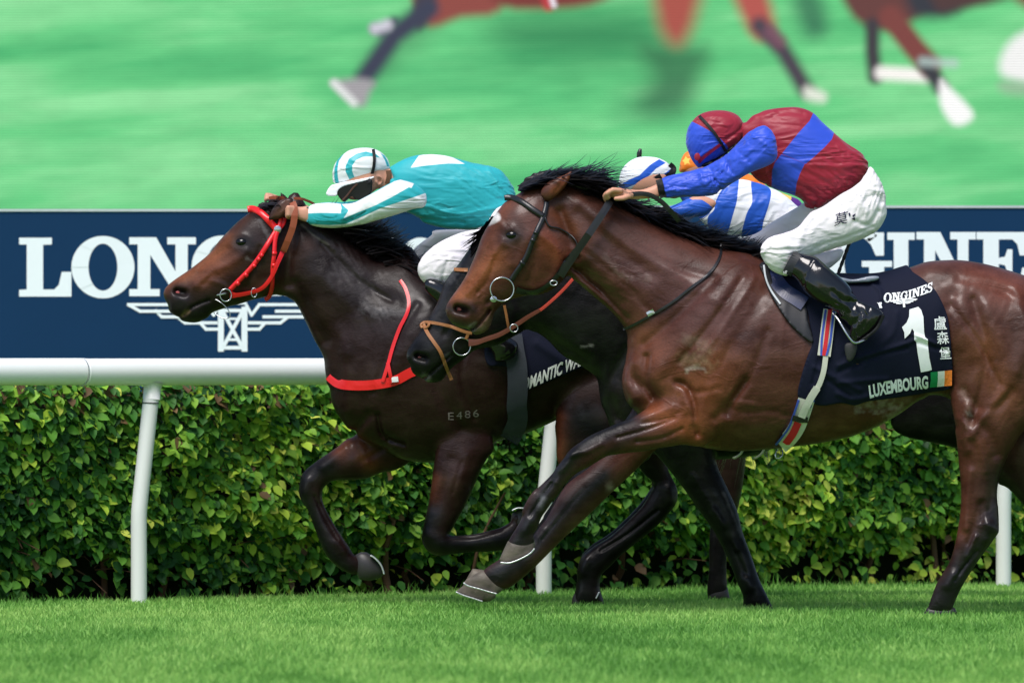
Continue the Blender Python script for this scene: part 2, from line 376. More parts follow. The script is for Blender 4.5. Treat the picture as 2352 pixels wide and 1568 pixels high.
def silk(name, base, cols, rough=.45, sheen=.3, bs=(25, .004), spec=.4, folds=(.35, 7, .008)):
    """cloth whose pattern is cut from signed-distance attributes m1..mn"""
    m, n, b = mat_new(name); cur = V4(lin(base))
    for i, c in enumerate(cols):
        at = nd(n, 'ShaderNodeAttribute', attribute_name='m%d' % (i+1))
        r = nd(n, 'ShaderNodeMapRange'); r.inputs[1].default_value = -.0012; r.inputs[2].default_value = .0012; n.links.new(at.outputs['Fac'], r.inputs[0])
        cur = mixc(n, r.outputs[0], cur, V4(lin(c)))
    t = nd(n, 'ShaderNodeTexNoise'); t.inputs['Scale'].default_value = 9; tc = nd(n, 'ShaderNodeTexCoord'); n.links.new(tc.outputs['Object'], t.inputs['Vector'])
    cur = mixc(n, .12, cur, t.outputs[0], 'MULTIPLY')
    n.links.new(cur, b.inputs['Base Color']) if not isinstance(cur, tuple) else None
    b.inputs['Roughness'].default_value = rough; b.inputs['Specular IOR Level'].default_value = spec; b.inputs['Sheen Weight'].default_value = sheen*.5
    bump(n, b, bs[0], bs[1], .5); pv = b.inputs['Normal'].links[0].from_socket
    mp = nd(n, 'ShaderNodeMapping'); mp.inputs['Rotation'].default_value = (0, folds[0], 0); mp.inputs['Scale'].default_value = (.45, 1, 1.6); n.links.new(tc.outputs['Object'], mp.inputs[0])
    pv = crease(n, mp.outputs[0], folds[1], folds[2], .7, pv, .10, 3.); pv = crease(n, mp.outputs[0], folds[1]*1.8, folds[2]*.5, .6, pv, .12, 8.); n.links.new(pv, b.inputs['Normal']); return m

# ---- surface-hugging ribbons, decals
def ribbon(name, pts, wd, fig, mat, parent, off=.004, th=.004, smooth=True, bag=None, wds=None, n=5, free=None):
    p = T(pts) if isinstance(pts, str) else np.array(pts)
    if smooth and len(p) > 2: p = spline(p, n, False)
    else:
        q = [p[0]]
        for a, b in zip(p[:-1], p[1:]):
            m = max(2, int(np.hypot(*(b-a))/8)); q += [a+(b-a)*i/m for i in range(1, m+1)]
        p = np.array(q)
    y0 = fig.y0; q = toxz(p, y0); N = len(q); d = np.gradient(q, axis=0); d /= np.linalg.norm(d, axis=1)[:, None]+1e-9
    nn = np.stack([-d[:, 1], d[:, 0]], 1); W2 = (np.interp(np.linspace(0, 1, N), np.linspace(0, 1, len(wds)), wds) if wds else np.full(N, wd))*PX(y0)/2
    L = q+nn*W2[:, None]; R = q-nn*W2[:, None]
    if free is None:
        yl, ym, yr = fig.at(L[:, 0], L[:, 1]), fig.at(q[:, 0], q[:, 1]), fig.at(R[:, 0], R[:, 1])
        ym = np.convolve(np.pad(ym, 2, 'edge'), [.1, .2, .4, .2, .1], 'valid')
        yl = .5*yl+.5*ym; yr = .5*yr+.5*ym
    else:
        ym = np.interp(np.linspace(0, 1, N), np.linspace(0, 1, len(free)), free)+y0; yl = yr = ym
    V = []; Fc = []
    for i in range(N):
        V += [(L[i, 0], yl[i]-off-th*.9, L[i, 1]), (q[i, 0], ym[i]-off-th, q[i, 1]), (R[i, 0], yr[i]-off-th*.9, R[i, 1]), (R[i, 0], yr[i]+.004-off, R[i, 1]), (L[i, 0], yl[i]+.004-off, L[i, 1])]
    for i in range(N-1):
        for k in range(5): Fc.append((i*5+k, i*5+(k+1) % 5, (i+1)*5+(k+1) % 5, (i+1)*5+k))
    Fc += [tuple(range(5))[::-1], tuple(range((N-1)*5, N*5))]
    if bag is not None: bag.add(V, Fc); return
    return mesh_obj(name, V, Fc, mat, parent, False)
def flatmesh(polys, seg=None):
    """triangulate outlines (list of Nx2, may be concave) and split long edges; returns V2, faces"""
    import bmesh
    bm = bmesh.new()
    for p in polys:
        vs = [bm.verts.new((a, 0, b)) for a, b in p]
        try: bm.faces.new(vs)
        except ValueError: pass
    bm.normal_update(); bmesh.ops.triangulate(bm, faces=bm.faces[:], ngon_method='EAR_CLIP')
    if seg:
        for _ in range(5):
            es = [e for e in bm.edges if e.calc_length() > seg]
            if not es: break
            bmesh.ops.subdivide_edges(bm, edges=es, cuts=1); bmesh.ops.triangulate(bm, faces=bm.faces[:])
    bm.verts.ensure_lookup_table(); V = np.array([v.co[:] for v in bm.verts]); Fc = [[v.index for v in f.verts] for f in bm.faces]
    bm.free(); return V, Fc
def decal(name, polys, fig, mat, parent, off=.003, seg=.018):
    """outlines in picture units laid on the front of a figure"""
    bg_ = Bag()
    for i, p in enumerate(polys):
        V, Fc = flatmesh([toxz(p, fig.y0)], seg)
        if not len(V): continue
        y = fig.at(V[:, 0], V[:, 2])-off-.0004*(i % 4)
        bg_.add(np.stack([V[:, 0], y, V[:, 2]], 1), Fc)
    o = bg_.build(name, mat, parent, False)
    # face the camera
    me = o.data
    import bmesh
    bm = bmesh.new(); bm.from_mesh(me)
    fl = [f for f in bm.faces if f.normal.y > 0]; bmesh.ops.reverse_faces(bm, faces=fl); bm.to_mesh(me); bm.free()
    return o
def text_polys(s, fn, bold=0, res=3):
    """built-in font text as triangles in picture units through fn(u, v), v up"""
    c = bpy.data.curves.new('lettering', 'FONT'); c.body = s; c.resolution_u = res; c.offset = bold
    o = bpy.data.objects.new('lettering', c); SC.collection.objects.link(o)
    dg = bpy.context.evaluated_depsgraph_get(); me = o.evaluated_get(dg).to_mesh()
    V = np.array([v.co[:2] for v in me.vertices]); P = [[V[i] for i in p.vertices] for p in me.polygons]
    o.evaluated_get(dg).to_mesh_clear(); bpy.data.objects.remove(o); bpy.data.curves.remove(c)
    a, b = V.min(0), V.max(0)
    return [np.array([fn((q[0]-a[0])/(b[0]-a[0]), (q[1]-a[1])/(b[1]-a[1])) for q in p]) for p in P]
# slab-serif capitals: unit height, own widths
def _arc(cx, cy, rx, ry, a0, a1, n=26): return [(cx+rx*math.cos(math.radians(a0+(a1-a0)*i/n)), cy+ry*math.sin(math.radians(a0+(a1-a0)*i/n))) for i in range(n+1)]
def _band(o, i): return [[o[k], o[k+1], i[k+1], i[k]] for k in range(len(o)-1)]
def _pp(s): return [tuple(map(float, t.split(','))) for t in s.split()]
def _stk(p, wds):
    p = np.array(p); n = len(p); q = spline(p, 5, False); W_ = np.interp(np.linspace(0, n-1, len(q)), range(n), wds)
    d = np.gradient(q, axis=0); d /= np.linalg.norm(d, axis=1)[:, None]; nn = np.stack([-d[:, 1], d[:, 0]], 1)*W_[:, None]/2
    return _band([tuple(x) for x in q+nn], [tuple(x) for x in q-nn])
GL = {
 'L': (.895, [_pp('0,1 .56,1 .56,.885 .41,.88 .41,.12 .6,.12 .68,.2 .73,.42 .895,.42 .895,0 0,0 0,.115 .13,.12 .13,.885 0,.885')]),
 'O': (1.09, _band(_arc(.545, .5, .545, .53, 0, 360, 40), _arc(.545, .5, .25, .4, 0, 360, 40))),
 'N': (1.14, [_pp('0,1 .46,1 .79,.42 .79,.88 .65,.88 .65,1 1.14,1 1.14,.88 1.0,.88 1.0,0 .8,0 .36,.7 .36,.12 .52,.12 .52,0 0,0 0,.12 .144,.12 .144,.88 0,.88')]),
 'I': (.47, [_pp('0,1 .47,1 .47,.88 .36,.88 .36,.12 .47,.12 .47,0 0,0 0,.12 .11,.12 .11,.88 0,.88')]),
 'E': (.86, [_pp('0,1 .82,1 .82,.62 .7,.62 .66,.8 .58,.88 .36,.88 .36,.58 .46,.6 .5,.72 .58,.72 .58,.34 .5,.34 .46,.46 .36,.48 .36,.12 .6,.12 .7,.22 .74,.42 .86,.42 .86,0 0,0 0,.12 .11,.12 .11,.88 0,.88')]),
 'G': (1.05, _band(_arc(.53, .5, .53, .53, 48, 312), _arc(.53, .5, .27, .41, 48, 312))+[_pp('.76,1 .915,1 .915,.62 .78,.62 .7,.8 .6,.9 .76,.92'), _pp('.55,.535 1.05,.535 1.05,.435 .92,.435 .92,.05 .8,.0 .67,.06 .67,.435 .55,.435')]),
 'S': (.8, _stk(_pp('.66,.72 .6,.86 .4,.94 .21,.86 .17,.7 .34,.57 .56,.45 .66,.3 .58,.13 .38,.06 .17,.14 .1,.3'), [.1, .12, .11, .16, .2, .23, .23, .2, .16, .11, .12, .1])+[_pp('.6,1 .72,1 .72,.66 .62,.66'), _pp('.04,0 .14,0 .16,.34 .04,.34')])}
def mapped(polys, fn): return [np.array([fn(a, b) for a, b in p]) for p in polys]
# ================================================================ setting
def struct(o, kind='structure'): o['kind'] = kind; return o
GR = lambda x: 1.9+(x+2.18)*.74                                        # the rail's line on the ground
U_ = Vector((1, .74, 0)).normalized(); N_ = Vector((-U_.y, U_.x, 0))     # along the rail, away from the track
def along(s, d=0., z=0.): p = Vector((-2.18, 1.9, 0))+U_*s+N_*d; return (p.x, p.y, z)
# ground
m, n, b = mat_new('turf soil')
t = nd(n, 'ShaderNodeTexNoise'); t.inputs['Scale'].default_value = 3; t.inputs['Detail'].default_value = 8; tc = nd(n, 'ShaderNodeTexCoord'); n.links.new(tc.outputs['Object'], t.inputs[0])
n.links.new(mixc(n, t.outputs[0], V4(lin((78, 120, 44))), V4(lin((104, 150, 58)))), b.inputs[0]); b.inputs['Roughness'].default_value = .9
struct(mesh_obj('ground', [(-300, -120, 0), (300, -120, 0), (300, 400, 0), (-300, 400, 0)], [(0, 1, 2, 3)], m, smooth=False))
# turf blades
def blades(n, xr, yr, h, wd, name, keep=None, cols=((100, 154, 66), (136, 188, 90), (168, 208, 110))):
    x = rng.uniform(*xr, n); y = rng.uniform(*yr, n)
    if keep is not None: k = keep(x, y); x, y = x[k], y[k]; n = len(x)
    a = rng.uniform(0, math.pi, n); hh = rng.uniform(*h, n)*(1+.5*fbm(x*.9, y*.35, 3)); ww = rng.uniform(*wd, n)
    lx, ly = rng.normal(0, .35, n)*hh, rng.normal(0, .35, n)*hh
    c, s = np.cos(a)*ww/2, np.sin(a)*ww/2; Z = np.zeros(n)
    V = np.stack([np.stack([x-c, y-s, Z], 1), np.stack([x+c, y+s, Z], 1), np.stack([x+lx*.4+c*.8, y+ly*.4+s*.8, hh*.6], 1), np.stack([x+lx*.4-c*.8, y+ly*.4-s*.8, hh*.6], 1), np.stack([x+lx, y+ly, hh], 1)], 1)
    q = np.arange(n)[:, None]*5
    tri = np.concatenate([q+[0, 1, 2], q+[0, 2, 3], q+[3, 2, 4]])
    pn = fbm(x*1.3, y*.28, 11)+.7*fbm(x*5, y*1.4, 12); f = np.clip(.5+pn*.8+rng.normal(0, .22, n), 0, 1)[:, None]
    C = [lin(c_) for c_ in cols]; col = np.where(f < .5, C[0]+(C[1]-C[0])*f*2, C[1]+(C[2]-C[1])*(f*2-1))
    return mesh_obj(name, V.reshape(-1, 3), tri, MG, None, False, np.repeat(col, 5, 0))
def leafmat(name, rough=.5, tr=.35, spec=.3):
    m, n, b = mat_new(name); at = nd(n, 'ShaderNodeAttribute', attribute_name='Col'); n.links.new(at.outputs['Color'], b.inputs[0])
    b.inputs['Roughness'].default_value = rough; b.inputs['Specular IOR Level'].default_value = spec
    tl = nd(n, 'ShaderNodeBsdfTranslucent'); n.links.new(at.outputs['Color'], tl.inputs[0])
    mx = nd(n, 'ShaderNodeMixShader'); mx.inputs[0].default_value = tr; n.links.new(b.outputs[0], mx.inputs[1]); n.links.new(tl.outputs[0], mx.inputs[2])
    n.links.new(mx.outputs[0], n.nodes['Material Output'].inputs[0]); return m
MG = leafmat('grass blade', .55, .4)
g = blades(400000, (-4.2, 4.2), (-12, 6.6), (.022, .046), (.004, .009), 'turf', keep=lambda x, y: (y < GR(x)+.45)); g['kind'] = 'stuff'; g['label'] = 'short bright green race track turf'
g = blades(18000, (-4.2, 4.6), (-.6, 5.9), (.035, .085), (.004, .008), 'long_grass', keep=lambda x, y: np.abs(y-GR(x)-.32-.12*vnoise(x*3, y)) < .17, cols=((40, 84, 24), (84, 146, 50), (120, 174, 70))); g['kind'] = 'stuff'; g['label'] = 'longer grass along the foot of the hedge'

# running rail: a white plastic rail on bent posts
MWH = plain('white plastic', (238, 240, 236), .38, .5, var=.04, vs=3); MWG = plain('grey seam', (150, 152, 145), .6)
S_END = 7.2
def railz(s): return .999-.0015*s
for i, (s0, s1) in enumerate(((-3.2, .42), (.42, 3.9), (3.9, S_END))):
    B = Bag(); prof = [(.050*math.cos(a)*(1.0), .058*math.sin(a)) for a in np.linspace(0, 2*math.pi, 29)[:-1]]
    prof = [(p[0]*1.15, p[1]) for p in prof]
    V = []
    for s_ in (s0+.0015, s1-.0015):
        if s_ > s0+.1: s_ -= 0
        for d, z in prof: V.append(along(s_, d, railz(s_)+z+(.002 if i == 0 else 0)))
    k = len(prof); B.add(V, [(j, (j+1) % k, k+(j+1) % k, k+j) for j in range(k)]); B.add(V[:k], [tuple(range(k))[::-1]]); B.add(V[k:], [tuple(range(k))])
    # each rail length is its own thing with its joint sleeve
    t_ = thing('running_rail', ['white running rail section at the left edge of the photo, up to the seam', 'white running rail section crossing below the navy board behind the leading horse', 'white running rail section hidden behind the horses on the right'][i], 'rail', along((s0+s1)/2, 0, 0), 'white running rail sections')
    B.build('rail_tube', MWH, t_)
    if i:
        C = Bag(); C.tube([along(s0-.0, 0, railz(s0)), along(s0+.012, 0, railz(s0))], .0598, 28); C.build('joint_sleeve', MWH, t_)
def post(px, yg, lab, lean=30):
    # base under the picture column px on the rail's line, pushed back; the arm bends up to the rail
    s_ = 0
    for _ in range(8):
        q = along(s_, .0); y = q[1]; xx = (px-1176)*PX(y); s_ += (xx-q[0])/U_.x
    s_b = s_
    t_ = thing('rail_post', lab, 'post', along(s_b, 0, 0), 'bent white posts of the running rail')
    B = Bag(); top = s_b+lean*PX(2)/U_.x*1.0
    pts = [along(s_b, .0, -.02), along(s_b, .0, .2), along(s_b, .0, .37), along(s_b+(top-s_b)*.10, 0, .45), along(s_b+(top-s_b)*.40, -.0, .61), along(s_b+(top-s_b)*.7, -.0, .77), along(top, 0, .93)]
    B.tube([Vector(p) for p in spline(np.array(pts), 5, False)], .0345, 20); B.build('post_tube', MWP, t_)
    C = Bag(); C.tube([along(top-.004, 0, .88), along(top, 0, .925), along(top+.003, 0, .95)], [.037, .037, .045], 20); C.build('bracket', MWP, t_)
    D = Bag(); D.tube([along(top-.009, 0, .862), along(top-.0088, 0, .866)], .0375, 20); D.build('collar', MBK, t_)
MBK = plain('black rubber', (22, 22, 24), .5); MWP = plain('white post', (222, 224, 220), .42, .5, var=.05, vs=5)
post(319, 0, 'bent white rail post standing alone at the left in front of the hedge')
post(1249, 0, 'bent white rail post seen between the legs of the leading horses')
post(2305, 0, 'white rail post at the far right beside the bay horse\'s hind leg', 14)

# hedge
HH = .952; HS0, HS1, HT = -3.4, 8.2, .75; D0 = .34
def leaves(P, Nn, size, col, fold=.25):
    """one pointed oval leaf of 6 triangles per point"""
    n = len(P); r = rng.normal(0, 1, (n, 3)); Nn = Nn+r*.42; Nn /= np.linalg.norm(Nn, axis=1)[:, None]
    t = np.cross(Nn, rng.normal(0, 1, (n, 3))*1.3+np.array([0, 0, -.7])); t = np.cross(t, Nn); t /= np.linalg.norm(t, axis=1)[:, None]
    t = np.where((t[:, 2:3] > .3), -t, t); sd = np.cross(t, Nn)
    L = rng.uniform(*size, n)[:, None]; W_ = L*rng.uniform(.32, .46, n)[:, None]
    mk = lambda a, b, c: P+t*L*a+sd*W_*b+Nn*L*c
    V = np.stack([mk(0, 0, 0), mk(.5, 0, .0), mk(.12, .62, .08), mk(.42, 1, .12), mk(.78, .66, .06), mk(1.05, 0, -.12), mk(.78, -.66, .06), mk(.42, -1, .12), mk(.12, -.62, .08)], 1)
    q = np.arange(n)[:, None]*9
    F_ = np.concatenate([q+x for x in ([1, 0, 2], [1, 2, 3], [1, 3, 4], [1, 4, 5], [1, 5, 6], [1, 6, 7], [1, 7, 8], [1, 8, 0])])
    return V.reshape(-1, 3), F_, np.repeat(col, 9, 0)
nf, ntp = 42000, 8000
s_ = rng.uniform(HS0, HS1, nf); z = rng.uniform(.04, HH, nf); cl = fbm(s_*4.5, z*4.5, 21)
keepz = (z > .17+.2*fbm(s_*3, z*0, 5)) | (rng.random(nf) < .16); dep = D0-.05*cl*2+rng.exponential(.045, nf)-.07*(z > .3)
hole = cl+.25*rng.normal(0, 1, nf) > -.78
keepz &= hole; s_, z, dep, cl = s_[keepz], z[keepz], dep[keepz], cl[keepz]
P1 = np.array([along(a, d, zz) for a, d, zz in zip(s_, dep, z)]); N1 = np.tile(np.array([-N_.x*.9, -N_.y*.9, .75]), (len(P1), 1))
s2 = rng.uniform(HS0, HS1, ntp); d2 = rng.uniform(D0-.05, D0+HT, ntp); P2 = np.array([along(a, d, HH+.02*rng.normal()) for a, d in zip(s2, d2)]); N2 = np.tile(np.array([0, 0, 1.]), (ntp, 1))
def leafcol(n, s_, z, top):
    pal = np.array([lin(c) for c in ((34, 74, 32), (58, 108, 42), (90, 142, 50), (126, 170, 56), (170, 198, 66), (206, 214, 92), (112, 88, 60))])
    yel = .5+.9*fbm(s_*1.6, z*2.2, 31)+.30*np.clip((s_-2.6)/2, -.6, 1); r = rng.random(n)
    k = np.clip((yel*2.6+rng.normal(0, 1.2, n)+1.05), 0, 5).astype(int)
    k = np.where((r < (.015 if not top else .22)), 6, k)
    return pal[k]*rng.uniform(.85, 1.4, n)[:, None]
c1 = leafcol(len(P1), s_, z, False); c2 = leafcol(ntp, s2, np.full(ntp, HH), True)
tp = z > HH-.1; rr = rng.random(len(P1)); c1[tp & (rr < .15)] = lin((104, 82, 56))
Va, Fa, Ca = leaves(P1, N1, (.026, .066), c1); Vb, Fb, Cb = leaves(P2, N2, (.025, .045), c2)
ML = leafmat('hedge leaf', .55, .25, .25)
hedge = thing('hedge', 'clipped green hedge running behind the white rail', 'hedge', along(2.2, .6, 0))
mesh_obj('foliage', np.concatenate([Va, Vb]), np.concatenate([Fa, Fb+len(Va)]), ML, hedge, False, np.concatenate([Ca, Cb]))
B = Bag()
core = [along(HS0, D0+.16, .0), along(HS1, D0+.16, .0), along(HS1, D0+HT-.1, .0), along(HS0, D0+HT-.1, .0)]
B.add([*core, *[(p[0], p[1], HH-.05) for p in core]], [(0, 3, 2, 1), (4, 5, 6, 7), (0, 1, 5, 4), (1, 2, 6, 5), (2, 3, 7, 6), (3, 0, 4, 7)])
B.build('shade_core', plain('hedge core shade', (22, 30, 16), .9, .1, var=.5, vs=12), hedge, False)  # plain dark box backing the leaves, its colour stands for shade inside the hedge
MBARK = plain('bark', (92, 70, 52), .85, .2, var=.4, vs=40)
for i in range(64):
    B = Bag(); a = rng.uniform(HS0, HS1); d = rng.uniform(D0+.0, D0+.3); p = Vector(along(a, d, -.02)); pts = [p]; r0 = rng.uniform(.008, .02)
    for k in range(4): pts.append(pts[-1]+Vector((rng.normal()*.04, rng.normal()*.03-.01, .12)))
    B.tube(pts, list(np.linspace(r0, r0*.5, 5)), 6); B.build('stem', MBARK, hedge)
B = Bag()
for i in range(700):
    a = rng.uniform(HS0, HS1); zz = rng.uniform(.12, HH); p = Vector(along(a, D0+.1, zz)); e = p-N_*rng.uniform(.08, .17)+Vector((rng.normal()*.06, 0, rng.normal()*.05)); B.tube([p, (p+e)/2+Vector((0, 0, .012)), e], [.0035, .003, .002], 4)
B.build('twigs', MBARK, hedge)['kind'] = 'stuff'
# earth strip in the hedge's shade
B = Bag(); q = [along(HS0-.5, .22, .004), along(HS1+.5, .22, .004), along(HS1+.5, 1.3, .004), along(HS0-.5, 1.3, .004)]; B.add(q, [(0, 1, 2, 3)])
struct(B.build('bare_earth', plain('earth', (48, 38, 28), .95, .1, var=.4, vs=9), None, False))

# sponsor boards
YB = 8.0
def pxy(px, py, y): q = toxz([(px, py)], y)[0]; return (q[0], y, q[1])
MNV = plain('navy board', (16, 52, 86), .7, .12, var=.05, vs=4); MLT = plain('white lettering', (236, 243, 246), .5, .4, var=.02)
MGE = plain('aluminium edge', (190, 196, 200), .4)
def board(name, x0, x1, ytop, lab, word, logo):
    t_ = thing(name, lab, 'board', pxy((x0+x1)/2, 1400, YB), 'navy sponsor boards'); t_.location.z = 0
    a = pxy(x0, ytop, YB); c = pxy(x1, 1010, YB)
    B = Bag(); B.box((a[0], YB, c[2]), (c[0], YB+.06, a[2])); B.build('panel', MNV, t_, False)
    B = Bag(); B.box((a[0], YB-.006, a[2]+.001), (c[0], YB+.066, a[2]+.012)); B.build('edge_trim', MGE, t_, False)
    for u in (.1, .5, .9): B = Bag(); xx = a[0]+(c[0]-a[0])*u; B.box((xx-.03, YB+.062, 0), (xx+.03, YB+.12, a[2]-.05)); B.build('support', MGE, t_, False)
    
    L = Bag()
    for ch, lx, lw, top, base in word:
        w0, ps = GL[ch]
        for j, p in enumerate(mapped(ps, lambda u, v: (lx+u/w0*lw, base+(top-base)*v))):
            V, Fc = flatmesh([toxz(p, YB)]); V[:, 1] = YB-.0012-.0003*(j % 5); L.add(V, Fc)
    L.build('lettering', MLT, t_, False)
    if logo is not None:
        L = Bag()
        for j, p in enumerate(logo): V, Fc = flatmesh([toxz(p, YB)]); V[:, 1] = YB-.0012-.0002*(j % 17); L.add(V, Fc)
        L.build('emblem', MLT, t_, False)
def pl(p, wd):                                                            # polyline to quads
    p = np.array(p, float); out = []
    for a, b in zip(p[:-1], p[1:]):
        d = (b-a)/np.hypot(*(b-a)); q = np.array([-d[1], d[0]])*wd/2; e = d*wd*.35
        out.append(np.array([a-e+q, b+e+q, b+e-q, a-e-q]))
    return out
def emblem(cx, cy, s):
    """winged hourglass, centre and scale in B1 crop pixels"""
    E_ = []
    half = [[(90, 715), (135, 800), (190, 725), (745, 725), (660, 772), (310, 772)], [(220, 812), (505, 812), (550, 768)], [(115, 855), (340, 855), (385, 820)], [(90, 900), (190, 900), (225, 862)]]
    for sg in (1, -1):
        for h in half: E_ += pl([(sg*a, b) for a, b in h], 22)
    for sg in (1, -1): E_ += pl([(sg*84, 755), (sg*84, 1045)], 42)
    E_ += pl([(-62, 767), (62, 767)], 24)+pl([(-62, 1032), (62, 1032)], 26)+pl([(-50, 826), (50, 826)], 16)+pl([(-44, 975), (44, 975)], 18)
    E_ += pl([(-62, 790), (58, 1010)], 26)+pl([(62, 790), (-58, 1010)], 26)+pl([(-90, 715), (90, 715)], 18)
    return [np.stack([(0+(cx+(p[:, 0])*s)*.55272)*K, (800+(cy+(p[:, 1]-715)*s)*.55272)*K], 1) for p in E_]
word1 = [('L', 44, 120, 546, 681), ('O', 164, 145, 546, 681), ('N', 297, 153, 545, 680), ('G', 440, 140, 545, 680), ('I', 585, 62, 545, 679), ('N', 652, 135, 545, 679), ('E', 792, 122, 545, 679), ('S', 918, 100, 545, 679)]
board('sponsor_board', -500, 1420, 486, 'navy board with white lettering and winged emblem at the left', word1, emblem(1660, 715, 1.0))
word2 = [('L', 1506, 122, 536, 674), ('O', 1630, 146, 536, 674), ('N', 1762, 140, 535, 674), ('G', 1903, 146, 534, 674), ('I', 2038, 63, 534, 674), ('N', 2105, 136, 533, 674), ('E', 2243, 122, 533, 674), ('S', 2374, 104, 533, 674)]
board('sponsor_board', 1424, 3000, 478, 'navy board with large white lettering above the bay horse\'s rump at the right', word2, emblem(6187, 700, 1.02))

# LED screen
YS = 9.2
def screen():
    cell = 5.0; x0, x1, ya, yb = -700, 3050, -420, 520
    xs = np.arange(x0, x1, cell); zs = np.arange(ya, yb, cell); X, Y = np.meshgrid(xs, zs, indexing='ij')
    n1 = fbm(X/420+.3*fbm(X/300, Y/120, 5), Y/62+X/900, 41, 4); n2 = fbm(X/1100, Y/160, 45); n3 = fbm(X/60, Y/30, 49)
    t = np.clip(.52+n1*.8+n2*.3, 0, 1)[..., None]
    c = np.where(t < .5, lin((66, 178, 106))*(1-2*t)+lin((98, 202, 126))*2*t, lin((98, 202, 126))*(2-2*t)+lin((138, 222, 152))*(2*t-1))
    c = c*(1+.10*n3[..., None])
    def put(pts, col, f, al=1., seg=None):
        nonlocal c
        p = np.array(_pp(pts))
        if seg: d = seg-pdist(X, Y, p, False)[0]
        else: d = sdist(X, Y, spline(p, 3))
        wgt = np.clip(.5+d/(f*1.25+10), 0, 1); wgt = (wgt*wgt*(3-2*wgt))[..., None]*al
        c = c*(1-wgt)+lin(col)*wgt
    put('1150,40 1480,30 1500,130 1200,130', (14, 120, 66), 120, .8); put('1480,110 1620,110 1610,180 1560,260 1470,250 1500,180', (20, 84, 48), 60, .75)
    put('1420,230 1560,180 1560,260 1440,270', (36, 110, 70), 80, .4); put('1820,-20 1880,-20 1900,70 1850,80', (14, 80, 60), 40, .75)
    put('980,40 900,110 870,150', (40, 90, 60), 60, .5, 30)
    put('940,-60 1150,-60 1145,26 1060,40 990,62 960,20', (140, 60, 50), 20); put('1130,-60 1440,-60 1385,2 1280,20 1150,14', (120, 38, 30), 20)
    put('960,-60 1010,-40 975,60 950,50', (58, 46, 60), 16)
    put('985,20 905,82 865,140 838,178', (44, 46, 72), 20, 1, 22); put('905,50 880,75 862,68', (60, 60, 84), 16, 1, 10)
    put('862,66 888,58', (215, 210, 225), 14, .9, 12)
    put('828,180 860,190 850,212 838,242 815,240 765,196 775,186', (160, 156, 160), 16); put('768,192 812,236', (235, 235, 235), 12, .9, 8)
    put('1240,-40 1275,-40 1270,16 1250,18', (190, 40, 50), 12); put('1268,0 1272,12', (240, 240, 250), 8, 1, 5)
    put('1505,-60 1610,-60 1598,40 1570,96 1540,98 1512,50', (168, 72, 58), 44)
    put('1670,-60 1740,-60 1778,50 1760,90 1722,74', (178, 76, 66), 30); put('1745,60 1800,120 1830,170 1850,205', (62, 50, 64), 20, 1, 19)
    put('1770,75 1790,95', (120, 70, 90), 18, .8, 16); put('1852,200 1895,215 1890,235 1850,226', (225, 230, 215), 18)
    put('1935,-60 2160,-60 2120,30 2040,70 1990,60 1950,25', (96, 44, 40), 20); put('2080,-60 2260,-60 2200,30 2120,40 2090,20', (34, 34, 48), 26)
    put('2150,-60 2420,-60 2300,2 2200,22 2150,20', (70, 36, 36), 20)
    put('2004,60 2004,120 2010,176', (48, 38, 48), 16, 1, 17); put('2025,168 2125,174', (250, 245, 240), 16, 1, 15)
    put('2046,40 2100,110 2135,150', (120, 50, 44), 16, 1, 26); put('2128,150 2160,200', (38, 36, 46), 16, 1, 18); put('2120,142 2190,146', (180, 200, 195), 16, .8, 10)
    put('2160,186 2180,200 2232,255 2225,280 2190,286 2160,240', (250, 250, 248), 14)
    put('2310,-40 2420,-60 2420,20 2360,20', (120, 60, 50), 24); put('2352,75 2420,70 2420,190 2330,185 2296,160 2310,110', (240, 240, 238), 22); put('2300,188 2400,192 2400,220 2310,215', (150, 180, 150), 20, .8)
    put('2500,-60 2620,-60 2570,60 2540,180 2500,60', (110, 50, 44), 20); put('60,-300 500,-320 620,-200 500,-90 180,-90 40,-160', (110, 48, 40), 30)
    k = PX(YS); nx, nz = X.shape
    V = np.stack([(X-1176)*k, np.full(X.shape, YS), ZC-(Y-HZ)*k], -1).reshape(-1, 3)
    i, j = np.meshgrid(np.arange(nx-1), np.arange(nz-1), indexing='ij'); a = (i*nz+j).ravel(); Q = np.stack([a, a+1, a+nz+1, a+nz], 1)
    m, n, b = mat_new('screen picture'); at = nd(n, 'ShaderNodeAttribute', attribute_name='Col'); tc = nd(n, 'ShaderNodeTexCoord'); sx = nd(n, 'ShaderNodeSeparateXYZ'); n.links.new(tc.outputs['Object'], sx.inputs[0])
    s1 = nd(n, 'ShaderNodeMath', operation='MULTIPLY'); s1.inputs[1].default_value = 2*math.pi/(5.9*k); n.links.new(sx.outputs[2], s1.inputs[0]); s2 = nd(n, 'ShaderNodeMath', operation='SINE'); n.links.new(s1.outputs[0], s2.inputs[0])
    s3 = nd(n, 'ShaderNodeMath', operation='MULTIPLY_ADD'); s3.inputs[1].default_value = .16; s3.inputs[2].default_value = 1/(2**EXPO); n.links.new(s2.outputs[0], s3.inputs[0])
    b.inputs['Base Color'].default_value = (.01, .01, .01, 1); n.links.new(at.outputs['Color'], b.inputs['Emission Color']); n.links.new(s3.outputs[0], b.inputs['Emission Strength'])
    t_ = thing('video_screen', 'giant video screen showing galloping horses\' legs on green turf', 'screen', (0, YS, 0))
    mesh_obj('display', V, Q, m, t_, False, np.clip(c, 0, 1).reshape(-1, 3))
    xa, za, xb, zb = V[:, 0].min(), V[:, 2].min(), V[:, 0].max(), V[:, 2].max()
    B = Bag(); B.box((xa-.05, YS+.01, za-.05), (xb+.05, YS+.35, zb+.05)); B.build('cabinet', MBK, t_, False)
